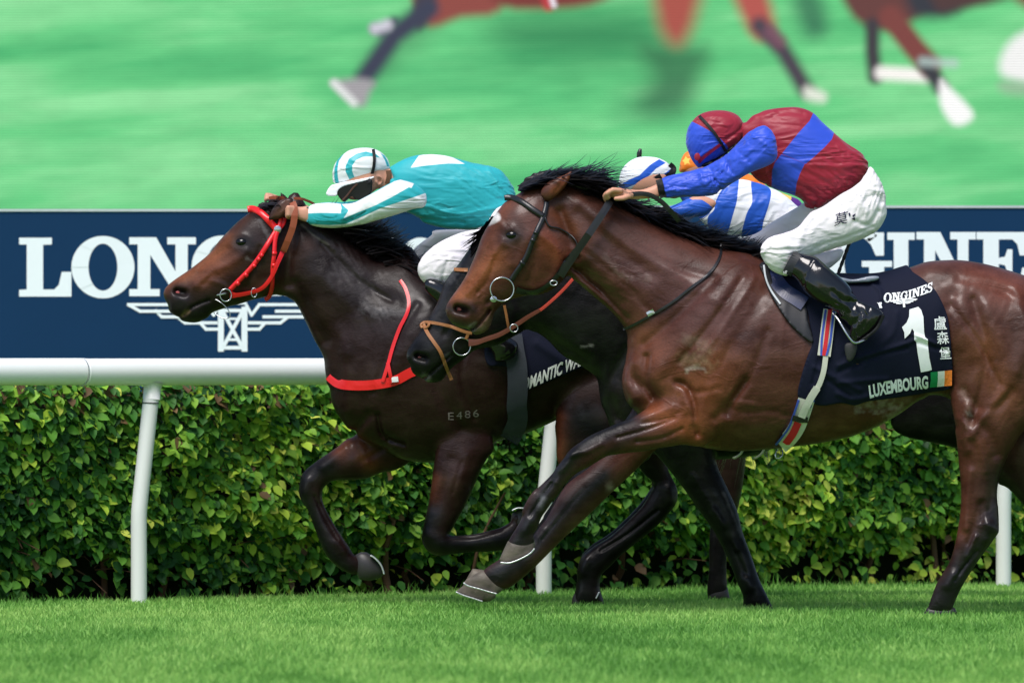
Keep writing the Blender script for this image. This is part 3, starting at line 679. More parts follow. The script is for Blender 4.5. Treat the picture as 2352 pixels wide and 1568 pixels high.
    for u in (.1, .5, .9): B = Bag(); xx = xa+(xb-xa)*u; B.box((xx-.12, YS+.1, 0), (xx+.12, YS+.3, za)); B.build('support', MGE, t_, False)
    
screen()

# ================================================================ horses
def mixto(cols, w, col): return cols*(1-w[:, None])+lin(col)*w[:, None]
def painter(base, items, dk=.64):
    """items: (points, width or None, colour, strength, feather) - markings of the coat"""
    def f(px, py, V):
        c = np.tile(lin(base), (len(px), 1))
        for it in items:
            p = T(it[0])
            if it[1] is None:
                d = sdist(px, py, spline(p) if len(p) > 4 else p); w_ = np.clip(.5+d/it[4], 0, 1)
            else:
                d, _ = pdist(px, py, spline(p, closed=False) if len(p) > 2 else p, False) if len(p) > 1 else (np.hypot(px-p[0, 0], py-p[0, 1]), None)
                w_ = np.exp(-(d/it[1])**2)
            if len(it) > 5: w_ = np.clip(w_+it[5]*fbm(px/9, py/9, 77)*(w_ > .02)*1.5, 0, 1)
            c = mixto(c, w_*it[3]*(.55 if min(it[2]) > 125 and it[1] is not None else 1), it[2])
        return c*dk
    return f
MCOAT = coat('bay coat', .54, .24, .45, .3); MCOATD = coat('dark coat', .50, .16, .32, .16)
MHAIR = plain('black mane', (24, 20, 20), .45, .35, var=.3); MHOOF = plain('hoof horn', (92, 84, 74), .5, .3, bs=(60, .004), var=.9, vs=16)
MSHOE = plain('aluminium shoe', (205, 208, 206), .35, .5, metal=.6); MEYE = plain('horse eye', (8, 6, 5), .14, .4)
MPINK = plain('nostril lining', (190, 84, 84), .4); MSTEEL = plain('steel', (190, 192, 195), .22, .5, metal=.9)
MDARKH = plain('dark hoof horn', (44, 42, 42), .45, .4, var=.3)
def hairs(name, roots, n, length, dirs, fig, parent, curl=.3, wd=3.2, spread=.035, mat=None, seed=1, ks=6, jit=10, bag=None, yo=0.):
    """tufts of hair: strands start on the root line and stream along a direction given in picture units"""
    r = np.random.default_rng(seed); R = spline(T(roots), 8, False); m = len(R); Dp = np.array(_pp(dirs)); LL = np.array(length if hasattr(length, '__len__') else [length, length], float)
    V = []; Fq = []; k = PX(fig.y0)
    cl = r.random(n)
    for i in range(n):
        u = r.random(); tuft = round(u*38)/38; ug = u*.6+tuft*.4
        a = ug*(m-1); j = min(int(a), m-2); p = R[j]+(R[j+1]-R[j])*(a-j)+r.normal(0, jit*.25, 2)
        d = np.array([np.interp(ug, np.linspace(0, 1, len(Dp)), Dp[:, c]) for c in (0, 1)]); L = np.interp(ug, np.linspace(0, 1, len(LL)), LL)*r.uniform(.55, 1.15)
        d = d/np.hypot(*d); an = r.normal(0, .09)+.16*math.sin(tuft*97.); d = np.array([d[0]*math.cos(an)-d[1]*math.sin(an), d[0]*math.sin(an)+d[1]*math.cos(an)])
        cv = curl*r.normal(.35, .5)*(1 if r.random() < .93 else -1); y = yo+r.normal(0, spread); dy = r.normal(0, .25)*L
        for s_ in range(ks+1):
            t = s_/ks; an2 = cv*t; dd = np.array([d[0]*math.cos(an2)-d[1]*math.sin(an2), d[0]*math.sin(an2)+d[1]*math.cos(an2)])
            q = p+dd*L*t; nn = np.array([-dd[1], dd[0]]); w_ = wd*(1-t)**.6*.5+.12
            for o_ in (-1, 1):
                xz = toxz(q+nn*w_*o_, fig.y0)[0]; V.append((xz[0], fig.y0+y+dy*t*k-.004*o_, xz[1]))
        b0 = i*(ks+1)*2
        for s_ in range(ks): e = b0+s_*2; Fq.append((e, e+1, e+3, e+2))
    if bag is not None: bag.add(V, Fq); return
    return mesh_obj(name, np.array(V), np.array(Fq), mat or MHAIR, parent, True)
def hoof(fig, parent, pts, yc, shoe, mat=MHOOF, k=.9):
    h = Fig(fig.y0, .004).add(pts, yc=yc, k=k, bl=.005, sharp=True, half=None); h.solve().mesh('hoof', mat, parent)
    hv = parent.children[-1] if False else bpy.context.scene.objects[-1]
    if shoe:
        sh = Fig(fig.y0, .004); p = T(shoe)
        q = spline(p, 4, False); d = np.gradient(q, axis=0); d /= np.linalg.norm(d, axis=1)[:, None]; nn = np.stack([-d[:, 1], d[:, 0]], 1)*1.7
        sh.add(np.concatenate([q+nn, (q-nn)[::-1]]), sharp=True, half=.05, yc=yc); o = sh.solve().mesh('horseshoe', MSHOE, None)
        o.parent = LASTH[0] = [x for x in SC.objects if x.name.startswith('hoof')][-1]
LASTH = [None]
def eye(fig, parent, c, r, dy=0):
    p = T(c)[0]; xz = toxz(p, fig.y0)[0]; y = float(fig.at(xz[0], xz[1])); k = r*PX(fig.y0)
    B = Bag(); n = 16; V = []; Fc = []
    for i in range(n//2+1):
        a = math.pi*i/(n//2)
        for j in range(n): b_ = 2*math.pi*j/n; V.append((xz[0]+k*math.sin(a)*math.cos(b_), y+k*.55+dy-k*.85*math.cos(a), xz[1]+k*.72*math.sin(a)*math.sin(b_)))
    for i in range(n//2):
        for j in range(n): Fc.append((i*n+j, i*n+(j+1) % n, (i+1)*n+(j+1) % n, (i+1)*n+j))
    B.add(V, Fc); B.build('eye', MEYE, parent)
def disc(name, fig, parent, c, rx, rz, mat, off, tilt=0):
    p = T(c)[0]; xz = toxz(p, fig.y0)[0]; y = float(fig.at(xz[0], xz[1])); k = PX(fig.y0); V = [(xz[0], y-off, xz[1])]; n = 18; ca, sa = math.cos(tilt), math.sin(tilt)
    for j in range(n): a = 2*math.pi*j/n; u, v = rx*math.cos(a), rz*math.sin(a); V.append((xz[0]+k*(u*ca-v*sa), y-off+.006, xz[1]+k*(u*sa+v*ca)))
    B = Bag(); B.add(V, [(0, 1+j, 1+(j+1) % n) for j in range(n)]); return B.build(name, mat, parent)
def pole_ring(fig, parent, name, c, R, r, off, mat=None, arc=(0, 2*math.pi), sq=1.0):
    p = T(c)[0]; xz = toxz(p, fig.y0)[0]; y = float(fig.at(xz[0], xz[1]))-off; k = PX(fig.y0)
    B = Bag(); B.ring((xz[0], y, xz[1]), R*k, r*k, ax=(1, .12, 0), az=(0, 0, sq), arc=arc, n=28); B.build(name, mat or MSTEEL, parent)

# ---------------------------------------------------------------- the bay in front
H1 = thing('race_horse', 'bay race horse nearest the camera with white star and black number cloth', 'horse', (toxz([(1900, 1400)], 0)[0][0], 0, 0), 'galloping race horses')
f1 = Fig(0., .006)
f1.add('1690,585 1760,608 1850,628 1950,634 2020,632 2080,617 2130,602 2180,597 2230,600 2290,613 2352,632 2420,655 2480,690 2525,740 2545,810 2530,880 2480,935 2400,955 2300,950 2210,930 2160,908 2114,918 2073,946 2043,964 2010,982 1954,1002 1880,1018 1805,1027 1720,1035 1640,1032 1560,1010 1490,975 1452,935 1438,905 1434,867 1440,828 1447,800 1450,760 1500,650 1580,590', k=[(1500, 820, .70), (1700, 820, .74), (1950, 830, .76), (2300, 760, .74), (2120, 880, .62)], bl=.03)
f1.add('1255,408 1300,425 1360,445 1400,462 1450,488 1500,513 1560,540 1620,562 1690,582 1760,606 1800,720 1720,860 1560,890 1462,850 1447,800 1444,768 1410,722 1371,687 1332,654 1309,632 1275,570 1240,470', k=[(1300, 520, .58), (1400, 600, .55), (1550, 720, .62), (1650, 760, .75)], bl=.04)
f1.add('C2 880,262 830,275 770,300 700,342 655,372 612,428 572,488 545,530 520,580 500,635 480,688 458,740 430,800 395,858 360,905 325,955 309,992 312,1028 330,1062 355,1090 395,1108 440,1118 462,1135 485,1150 530,1140 568,1108 585,1060 600,1015 640,975 700,940 800,915 880,905 950,872 1012,815 1050,770 1085,700 1075,600 1040,490 1010,400 950,310', k=[(1230, 520, .72), (1180, 620, .66), (1110, 700, .66), (1075, 720, .8)], bl=.02)
# near ear
f1.add('C2 868,312 900,262 950,232 1000,212 1040,190 1056,184 1040,235 1010,285 965,330 925,362 885,352', yc=-.085, k=.75, bl=.012)
f1.add('C2 800,300 840,262 880,238 930,215 960,225 920,300', yc=.05, k=.5, bl=.008)
# forelegs
f1.add('M1 1240,330 1150,400 1050,480 960,560 860,620 760,680 650,720 560,760 480,795 400,840 330,895 285,940 240,1000 190,1060 130,1130 60,1200 0,1260 L1 1712,640 1682,700 1668,760 1640,820 1600,880 1568,935 1552,965 1560,1005 1640,1010 1730,975 1752,930 1742,880 1772,830 1802,765 1840,710 1880,650 1930,590 M1 250,1190 337,1108 425,1062 500,1015 570,975 650,960 750,945 850,935 950,915 1050,900 1150,885 1230,893 1290,897 1340,880 1400,820 1500,660 1600,420 1420,330', yc=[(1600, 950, -.14), (1300, 1050, -.13), (1180, 1240, -.12)], k=[(1560, 960, .62), (1430, 990, .72), (1300, 1080, .80), (1200, 1180, .78)], bl=.022)
f1.add('1480,900 1440,960 1400,1010 1375,1050 1351,1076 1300,1115 1265,1174 1230,1230 1190,1260 1150,1283 1112,1308 1105,1325 1125,1350 1165,1352 1200,1328 1232,1300 1298,1234 1360,1176 1413,1124 1457,1084 1485,1055 1530,1010 1560,960 1600,860 1560,800', yc=[(1500, 980, .12), (1300, 1150, .10), (1120, 1330, .08)], k=[(1500, 980, .55), (1350, 1090, .72), (1250, 1190, .78)], bl=.02)
# near hind, far hind
f1.add('2230,680 2330,680 2440,740 2490,830 2470,890 2410,935 2352,985 2326,1022 2303,1064 2292,1097 2288,1134 2290,1165 2292,1192 2288,1218 2270,1250 2246,1284 2216,1330 2198,1364 2188,1388 2180,1404 2130,1404 2131,1386 2147,1342 2162,1316 2179,1286 2190,1249 2198,1208 2204,1163 2204,1111 2199,1059 2194,1005 2185,950 2180,880 2180,780', yc=[(2300, 760, -.10), (2240, 1100, -.13), (2160, 1380, -.12)], k=[(2330, 800, .62), (2250, 980, .58), (2245, 1150, .62), (2200, 1330, .78)], bl=.03)
f1.add('2300,880 2400,880 2450,940 2470,1010 2490,1070 2530,1120 2580,1170 2620,1240 2650,1300 2640,1320 2610,1300 2570,1250 2520,1200 2470,1180 2420,1180 2380,1185 2352,1158 2318,1122 2290,1105 2270,1040 2270,950', yc=.12, k=[(2350, 950, .6), (2420, 1120, .6), (2560, 1220, .8)], bl=.02)
# modelling of the surface: bone, muscle, vein
S1 = f1.stroke
S1('C2 700,530 740,560 700,600 650,590 650,555 700,530', 9*.0018, .004); S1('C2 615,480 660,520 690,520', .016, .006); S1('C2 640,600 590,680 520,800 440,900', .016, .005)   # orbit, facial crest
S1('C2 640,620 700,650 690,740', .014, .004); S1('C2 560,640 520,740 460,850', .010, -.004); S1('C2 600,700 560,830 500,900', .008, -.004)
S1('C2 800,560 770,650 730,740', .02, .006); S1('C2 870,560 960,640 980,740 930,840 840,880', .022, .010); S1('C2 840,640 830,740 800,830', .014, -.006); S1('C2 980,430 1040,560 1080,690', .022, -.008)
S1('C2 395,985 430,1005', .022, .006); S1('C2 385,995 425,1008', .017, -.024); S1('C2 470,1115 520,1070 570,1000', .006, -.009); S1('C2 560,960 590,930', .01, -.006)
S1('C2 950,315 985,265 1020,220', .006, -.004)                                                                                                              # ear hollow
S1('C2 1100,430 1220,560 1380,700 1540,800', .030, -.006); S1('C2 1110,760 1220,860 1340,960', .022, -.010); S1('C2 1090,640 1250,760 1400,860', .035, .006)      # neck
S1('1700,610 1640,690 1570,780 1500,860', .05, .014); S1('1760,660 1700,760 1620,880 1590,950', .03, -.008); S1('1640,640 1560,720 1480,790', .02, -.008)                 # shoulder
S1('M1 740,250 780,380 900,470 960,520', .022, -.008); S1('M1 880,210 870,380 930,520', .016, -.014); S1('M1 760,260 730,400 770,520', .03, .014); S1('M1 960,300 960,420 1040,440', .05, .014)
S1('M1 1110,400 1180,430 1240,560 1250,700 1270,800', .014, -.012); S1('M1 1160,470 1200,600 1230,700', .02, .010); S1('M1 1640,400 1560,520 1500,640', .018, -.016); S1('M1 1380,500 1400,700', .06, .012)
S1('M1 1100,680 950,740 800,790 650,830', .007, -.006); S1('M1 1130,640 1000,690 850,720', .007, -.005); S1('M1 1150,760 1000,830 800,860', .008, -.006); S1('M1 1080,590 950,640 830,680', .012, .005)
S1('M1 1510,600 1650,630 1850,620 1940,650', .012, -.004); S1('M1 1560,560 1700,570', .012, .005); S1('M1 1500,700 1700,720 1900,700', .03, .005)
S1('L1 2010,330 1960,420 1900,520', .012, .003); S1('M1 300,960 420,930 520,880', .014, .006); S1('M1 250,1080 150,1170 60,1260', .010, -.002)
S1('C4 700,920 850,960 1000,930', .018, -.006); S1('2180,680 2160,780 2170,880', .03, -.010); S1('2230,690 2260,800 2250,900 2230,960', .022, -.014); S1('2330,660 2352,760 2330,850', .03, .012)
S1('2200,640 2280,660 2352,700', .02, -.006); S1('2300,900 2250,960 2225,1000', .018, .010); S1('L3 1090,60 1180,170 1300,150 1380,60', .02, -.007); S1('L3 1160,250 1250,330 1290,450', .022, -.007); S1('L3 1110,150 1090,300 1110,420', .02, .008)
S1('L3 1250,480 1260,640 1240,800', .018, -.003); S1('L3 1230,880 1290,930', .02, .006); S1('L3 1180,760 1150,900 1120,1000', .012, -.003); S1('L3 1160,960 1110,1080', .010, .005)
S1('2130,620 2220,640 2300,650', .03, .006)
for p_ in ('1322,1035 1290,1075', '1218,1195 1205,1215', '1245,1215 1235,1230', '2268,1205 2262,1235', '2185,1318 2172,1340'): S1(p_, .022, .006)                      # knees, hock, fetlocks
for p_ in ('1268,1108 1238,1150 1216,1184', '1345,1120 1290,1185 1245,1240', '2240,1262 2210,1300 2190,1330'): S1(p_, .006, -.0035); 
S1('1240,1100 1215,1145 1200,1175', .008, .003); S1('2252,1150 2250,1195', .010, -.004); S1('2225,1080 2218,1150 2215,1210', .014, .005)
S1('1330,470 1450,560 1580,650 1660,700', .030, .006); S1('1300,600 1380,670 1440,730', .012, -.007); S1('1320,560 1420,640 1500,720', .014, -.004); S1('1400,520 1520,600 1640,640', .016, -.004)   # neck lines
S1('1730,640 1680,720 1600,830', .014, .006); S1('1700,640 1640,730 1560,830', .012, -.006); S1('1760,760 1720,860 1640,960', .018, -.008); S1('1660,780 1640,860 1600,930', .045, .010); S1('1560,880 1600,900 1650,890', .012, -.005)
for i in range(5): S1('%d,700 %d,820 %d,930' % (1800+i*52, 1790+i*54, 1800+i*52), .014, .0022)                                                                                 # ribs
S1('2180,700 2240,780 2290,880', .012, -.006); S1('2260,700 2300,800 2310,880', .03, .008); S1('2120,900 2170,930 2190,980', .012, -.005); S1('2200,960 2240,1010 2260,1080', .012, .004)
f1.wrinkle('C2 1200,760 1500,900', .10, -25, .020, .0018, 3, 5).wrinkle('M1 1300,300 1400,700', .16, 70, .03, .0016, 5, 4).wrinkle('M1 1600,560 1900,660', .09, 5, .014, .0020, 8, 5).wrinkle('2230,700 2300,900', .15, 60, .035, .002, 4, 4).wrinkle('C2 480,900 540,1000', .04, 60, .010, .0016, 6, 4)
f1.solve().front()
BR = (126, 62, 34)
paint1 = painter((92, 51, 38), [
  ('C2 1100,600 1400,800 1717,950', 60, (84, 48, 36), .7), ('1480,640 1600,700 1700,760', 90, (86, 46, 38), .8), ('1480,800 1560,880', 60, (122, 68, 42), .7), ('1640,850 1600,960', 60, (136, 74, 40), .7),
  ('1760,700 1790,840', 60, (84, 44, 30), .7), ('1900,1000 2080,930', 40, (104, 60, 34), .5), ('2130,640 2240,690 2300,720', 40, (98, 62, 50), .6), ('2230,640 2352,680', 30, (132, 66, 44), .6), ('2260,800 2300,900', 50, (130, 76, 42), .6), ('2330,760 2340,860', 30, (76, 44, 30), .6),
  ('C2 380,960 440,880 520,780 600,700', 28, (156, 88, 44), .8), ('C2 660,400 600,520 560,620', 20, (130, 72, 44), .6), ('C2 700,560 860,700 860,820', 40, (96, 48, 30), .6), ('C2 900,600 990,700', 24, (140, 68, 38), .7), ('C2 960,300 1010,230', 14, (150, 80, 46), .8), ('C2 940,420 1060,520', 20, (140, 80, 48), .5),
  ('C2 690,570 715,566', 26, (28, 19, 17), .95), ('C2 398,998', 17, (14, 10, 10), 1), ('C2 720,440 730,500', 16, (70, 36, 26), .5),
  ('C2 340,1000 400,1000 460,1000', 17, (34, 24, 24), .9), ('C2 360,1075 420,1100 480,1120', 14, (52, 44, 40), .8), ('C2 560,1060 520,1130', 10, (140, 112, 84), .5),
  ('C2 608,430 625,440 633,470 605,490 580,500 566,505 575,480 588,450', None, (236, 230, 226), 1, 5), ('C2 450,1100 480,1080 470,1120', 4, (200, 190, 180), .55, 0, .5), ('C2 500,1120 540,1110', 5, (190, 170, 140), .4, 0, .3),
  ('C2 300,860 340,820', 10, (160, 96, 50), .4),
  # legs darken to black points
  ('1445,960 1400,985 1350,1010 1300,1060 1240,1150 1180,1260', 34, (19, 17, 20), 1), ('1480,975 1430,1015 1400,1040', 14, (40, 28, 26), .7), ('1440,1040 1370,1090', 14, (84, 42, 30), .8), ('1385,1095 1310,1160 1250,1230 1150,1320', 30, (14, 12, 14), 1), ('1185,1290 1130,1325', 26, (14, 12, 14), 1), ('1445,1105 1375,1172 1303,1242 1240,1300', 8.5, (104, 56, 40), .9),
  ('1500,940 1560,970 1590,1000', 26, (150, 80, 44), .7), ('M1 600,1220', 9, (220, 200, 180), .8, 0, .2), ('M1 80,1300 60,1350', 7, (170, 170, 175), .7, 0, .3),
  ('2285,1170 2270,1215 2240,1260 2190,1330 2150,1400', 44, (18, 15, 16), 1), ('2292,1110 2280,1215', 18, (30, 22, 22), .9), ('2222,1060 2215,1150 2205,1230', 22, (104, 50, 28), .5), ('2250,1020 2260,1100', 26, (112, 60, 36), .6),
  ('2290,1100 2420,1190 2640,1320', 60, (36, 24, 22), .95), ('2230,1290 2150,1400', 34, (26, 24, 25), 1),
  # sweat and foam
  ('M1 1180,80 1260,90 1340,130 1300,190', 11, (178, 160, 140), .30, 0, .6), ('M1 1190,310 1230,290 1320,300', 4.5, (215, 210, 195), .85, 0, .5), ('M1 1190,230 1260,240 1330,250', 16, (176, 146, 112), .45, 0, .6), ('C4 760,940 900,935 1000,960 960,1000', 11, (196, 186, 172), .60, 0, .9), ('C4 900,930 1060,900', 12, (170, 150, 130), .5, 0, .6),
  ('L3 1080,80 1120,150 1130,270', 7, (180, 150, 130), .5, 0, .8), ('L3 1100,190 1130,210', 5, (200, 190, 180), .6, 0, .8), ('C2 1250,680 1340,800 1500,820', 6, (170, 150, 140), .3, 0, .9)])
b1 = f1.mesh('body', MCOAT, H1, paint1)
eye(f1, H1, 'C2 704,564', 17); disc('nostril_lining', f1, H1, 'C2 398,1000', 8, 6, MPINK, .002)
hoof(f1, H1, 'L1 1572,925 1600,905 1680,915 1752,905 1760,930 1755,975 1720,1012 1650,1050 1580,1074 1528,1072 1514,1050 1532,1010 1555,960', -.12, 'L1 1520,1068 1580,1072 1650,1048 1720,1010 1757,972')
hoof(f1, H1, 'L1 1400,1128 1440,1140 1510,1180 1560,1235 1545,1262 1500,1296 1440,1290 1380,1262 1300,1240 1264,1218 1290,1190 1340,1160', .08, 'L1 1266,1214 1300,1236 1380,1258 1440,1276 1500,1292')
hoof(f1, H1, '2128,1392 2190,1392 2196,1404 2184,1420 2124,1420 2118,1408', -.12, None, MDARKH)
# mane
B = Bag()
f1m = Fig(0., .006).add('C2 735,305 760,245 820,205 900,180 970,178 1060,180 1150,190 1230,220 1290,260 1300,300 1240,330 1150,330 1060,300 1000,310 960,330 900,300 820,300', yc=.02, k=.4, bl=.01).add('1375,440 1420,460 1470,474 1530,478 1560,493 1590,516 1640,528 1700,552 1745,582 1750,606 1700,596 1640,578 1560,552 1480,514 1410,478', yc=.03, k=.45, bl=.01)
f1m.wrinkle('1240,360 1340,400', .1, -12, .012, .008, 3, 6).wrinkle('1400,470 1720,590', .08, -25, .012, .008, 3, 6); f1m.solve().mesh('forelock_base', MHAIR, None).name = 'mane'
o = bpy.data.objects['mane']; o.parent = H1; o.matrix_parent_inverse = H1.matrix_basis.inverted()
hairs('mane_strands', 'C2 745,300 820,250 930,225 1060,240 1180,290', 1300, [55, 100, 95], '40,-20 60,-12 80,-8 80,2 60,10', f1, H1, .22, 2.6, seed=2)
hairs('mane_strands', 'C2 1000,250 1080,230 1150,240', 90, [95, 110], '60,-24 70,-28 60,-10', f1, H1, .35, 1.8, seed=3)
hairs('mane_strands', '1330,440 1400,460 1460,488 1530,522 1600,548 1680,572 1745,596', 2100, [60, 85, 90, 70, 55], '60,2 60,8 70,4 60,-8 50,-20', f1, H1, .35, 3.0, seed=4, yo=.03, spread=.025)
# tail
hairs('tail', '2500,700 2525,730 2540,760', 900, [330, 380], '90,10 80,60', f1, H1, .7, 4, .03, seed=6, jit=20)

# ---------------------------------------------------------------- the leading dark bay in the red bridle
H2 = thing('race_horse', 'dark brown leading race horse with red bridle and red breast strap', 'horse', (toxz([(1200, 1400)], 1.75)[0][0], 1.75, 0), 'galloping race horses')
f2 = Fig(1.75, .006)
f2.add('930,560 990,630 1060,650 1150,655 1250,652 1350,645 1430,645 1500,665 1560,710 1595,780 1585,860 1540,910 1450,930 1340,932 1275,966 1200,998 1140,1015 1128,1035 1080,1052 1000,1062 935,1057 900,1042 855,1020 815,1000 792,975 765,932 757,882 752,830 770,760 850,640', k=[(850, 860, .70), (1000, 830, .74), (1300, 800, .72), (1500, 800, .7)], bl=.03)
f2.add('675,440 712,482 760,515 800,545 850,580 910,612 985,625 1040,700 1000,820 880,900 790,880 757,878 C1 1040,1400 1022,1300 990,1240 960,1190 930,1130 900,1070 870,1010 838,958 790,925 740,905 700,800 720,500', k=[(720, 600, .55), (830, 720, .58), (900, 800, .68)], bl=.04)
f2.add('C1 735,352 690,365 650,378 615,398 560,440 500,488 440,548 390,602 340,668 270,728 200,780 140,820 92,858 68,893 70,930 92,972 100,1010 130,1035 158,1047 175,1068 225,1078 270,1077 300,1062 330,1047 352,1022 400,1002 450,985 520,967 600,942 680,922 740,908 795,865 830,790 850,700 850,580 830,480 790,400', k=[(640, 560, .7), (560, 620, .66), (460, 680, .66), (410, 700, .82)], bl=.02)
f2.add('C1 698,470 705,420 740,375 775,352 820,345 832,350 828,385 805,430 780,455 745,472', yc=-.085, k=.8, bl=.008)
f2.add('C1 740,380 752,340 752,308 775,322 800,345 800,390', yc=.05, k=.5, bl=.008)
# forelegs: far one reaching, near one folded under
f2.add('L1 620,60 560,150 500,190 440,250 380,300 300,350 230,400 180,440 150,490 136,560 140,620 160,670 190,710 215,770 240,840 270,920 300,990 328,1040 370,1085 430,1130 500,1160 560,1150 590,1100 560,1050 515,1025 480,980 430,900 380,820 340,750 310,690 295,640 297,585 322,545 380,515 480,512 600,500 700,462 800,442 900,385 950,300 900,150', yc=.12, k=[(850, 1000, .62), (780, 1080, .75), (720, 1120, .8), (750, 1220, .85)], bl=.02)
f2.add('L1 1120,150 1085,300 1062,420 1050,530 1032,650 1010,750 990,850 985,920 1008,975 1050,1010 1100,1025 1180,1015 1300,1002 1440,995 1540,985 1620,950 1660,880 1680,800 1670,740 1640,745 1600,785 1540,822 1450,850 1350,873 1250,883 1172,880 1190,845 1232,770 1282,680 1332,570 1382,450 1430,360 1480,280 1400,120', yc=-.13, k=[(1080, 1030, .58), (1040, 1120, .72), (1020, 1230, .8), (1150, 1220, .85)], bl=.02)
# hind legs under the body (near one on the ground)
f2.add('1300,880 1276,965 1277,1010 1280,1060 1300,1085 1340,1080 1400,1060 1450,1060 1480,1090 1500,1110 1490,1135 1470,1165 1440,1195 1400,1230 1360,1255 1335,1280 1327,1310 1322,1350 1316,1395 1385,1395 1378,1350 1380,1320 1400,1300 1430,1270 1480,1230 1520,1195 1548,1160 1556,1130 1545,1100 1530,1060 1530,980 1480,860 1380,840', yc=-.12, k=[(1400, 960, .55), (1520, 1130, .7), (1350, 1300, .85)], bl=.025)
f2.add('1310,880 1286,965 1290,1010 1300,1060 1320,1075 1350,1070 1400,1050 1450,1050 1480,1085 1498,1110 1488,1133 1468,1160 1440,1190 1400,1226 1362,1250 1338,1276 1332,1310 1328,1350 1326,1385 1372,1385 1370,1350 1374,1320 1396,1296 1426,1266 1476,1226 1516,1190 1542,1156 1550,1130 1540,1100 1526,1060 1520,980 1480,860 1380,840', yc=.14, k=.7, bl=.02)
S2 = f2.stroke
S2('C1 480,570 530,560 580,590 570,640 510,650 470,620 480,570', .012, .002); S2('C1 560,660 470,730 380,770 260,860', .018, .006); S2('C1 440,640 380,680 280,760', .010, -.005); S2('C1 370,790 300,850', .012, -.005)
S2('C1 690,640 730,720 720,820 640,890', .024, .010); S2('C1 640,640 600,760 560,860', .014, -.006); S2('C1 835,520 815,700 800,850', .024, -.008); S2('C1 150,895 190,905', .020, .006); S2('C1 148,896 190,906', .016, -.022)
S2('C1 190,1030 250,980 340,945', .006, -.009); S2('C1 350,830 430,860 460,900', .010, .004); S2('C1 620,430 690,470', .016, .005); S2('C1 745,430 775,400 800,370', .007, -.004)
S2('C1 900,520 1000,640 1150,800 1300,900 1450,950', .03, -.007); S2('C1 850,850 920,1000 1020,1180', .025, -.010); S2('C1 1000,800 1150,950 1300,1020', .04, .008); S2('C1 1200,1060 1150,1250', .03, .008)
S2('L1 500,200 620,60', .02, -.010); S2('L1 680,60 720,200 860,260', .012, -.012); S2('L1 450,290 380,350 300,420', .02, .006); S2('L1 560,280 600,380', .02, .007)
S2('L1 1180,360 1150,500 1080,700', .018, -.004); S2('L1 1290,340 1230,560', .03, .006); S2('1000,700 930,800 880,880', .05, .012); S2('1040,720 1000,860 1060,980', .03, -.010)
for p_ in ('705,1105 700,1130', '775,1245 790,1262', '985,1225 1010,1250', '1170,1180 1185,1185', '1535,1120 1540,1150', '1345,1285 1335,1310'): S2(p_, .022, .006)
for p_ in ('722,1140 745,1190 775,1240', '1030,1232 1090,1232 1150,1215', '1510,1170 1440,1225 1380,1262', '1060,1060 1040,1130'): S2(p_, .007, -.0035)
S2('900,1000 880,1030 830,1060', .014, -.005); S2('960,700 900,800 860,900', .016, -.006); S2('740,560 820,640 900,690', .012, -.005); S2('780,760 800,860 800,940', .03, .008); S2('1080,760 1060,860 1090,960', .014, -.006)
f2.wrinkle('C1 400,850 450,950', .05, 60, .010, .0016, 6, 4).wrinkle('C1 1100,700 1300,1000', .09, -60, .022, .0018, 4, 4)
f2.solve().front()
paint2 = painter((46, 25, 21), [
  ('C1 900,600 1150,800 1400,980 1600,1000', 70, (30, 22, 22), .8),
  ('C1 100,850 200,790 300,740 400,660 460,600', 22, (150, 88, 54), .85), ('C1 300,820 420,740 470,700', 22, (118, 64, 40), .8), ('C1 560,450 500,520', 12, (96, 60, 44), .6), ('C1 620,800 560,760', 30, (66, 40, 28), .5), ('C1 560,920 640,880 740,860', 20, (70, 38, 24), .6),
  ('C1 520,608 545,604', 26, (18, 15, 16), .95), ('C1 160,900', 15, (10, 8, 8), 1), ('C1 150,900 180,960 110,980', 22, (32, 26, 28), .95), ('C1 200,1040 260,1020 330,980', 24, (40, 35, 36), .9), ('C1 400,950 480,930', 14, (36, 28, 28), .7), ('C1 180,1035 215,1010', 4, (190, 150, 110), .6, 0, .3),
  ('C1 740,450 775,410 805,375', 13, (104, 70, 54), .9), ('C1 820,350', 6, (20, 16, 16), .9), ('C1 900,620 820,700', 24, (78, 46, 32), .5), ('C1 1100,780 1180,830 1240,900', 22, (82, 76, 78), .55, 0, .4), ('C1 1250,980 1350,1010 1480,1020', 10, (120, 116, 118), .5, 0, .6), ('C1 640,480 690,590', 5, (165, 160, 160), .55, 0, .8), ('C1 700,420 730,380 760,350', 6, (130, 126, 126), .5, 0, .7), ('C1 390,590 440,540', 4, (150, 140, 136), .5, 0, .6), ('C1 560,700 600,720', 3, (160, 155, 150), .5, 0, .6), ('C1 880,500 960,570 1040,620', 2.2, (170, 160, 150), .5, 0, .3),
  ('L1 420,300 500,240 600,330 640,380', 24, (120, 62, 34), .9), ('L1 700,400 860,350', 14, (70, 38, 26), .6), ('L1 1080,500 1070,620', 16, (96, 50, 32), .8), ('L1 1250,400 1180,560', 30, (60, 34, 26), .6), ('L1 700,100 900,150', 50, (48, 28, 24), .6),
  ('L1 330,420 180,480 150,600 230,760 330,1000 450,1120', 34, (14, 12, 14), 1), ('L1 1040,760 1010,900 1200,960 1600,900', 34, (12, 10, 12), 1), ('1290,960 1285,1050', 16, (110, 58, 36), .9), ('1340,960 1500,1100 1500,1180 1350,1300 1350,1400', 44, (10, 8, 9), 1), ('1500,1100 1560,1150 1450,1300', 30, (18, 15, 16), 1)])
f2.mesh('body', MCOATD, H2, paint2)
eye(f2, H2, 'C1 533,606', 16); disc('nostril_lining', f2, H2, 'C1 160,902', 8, 5.5, MPINK, .002)
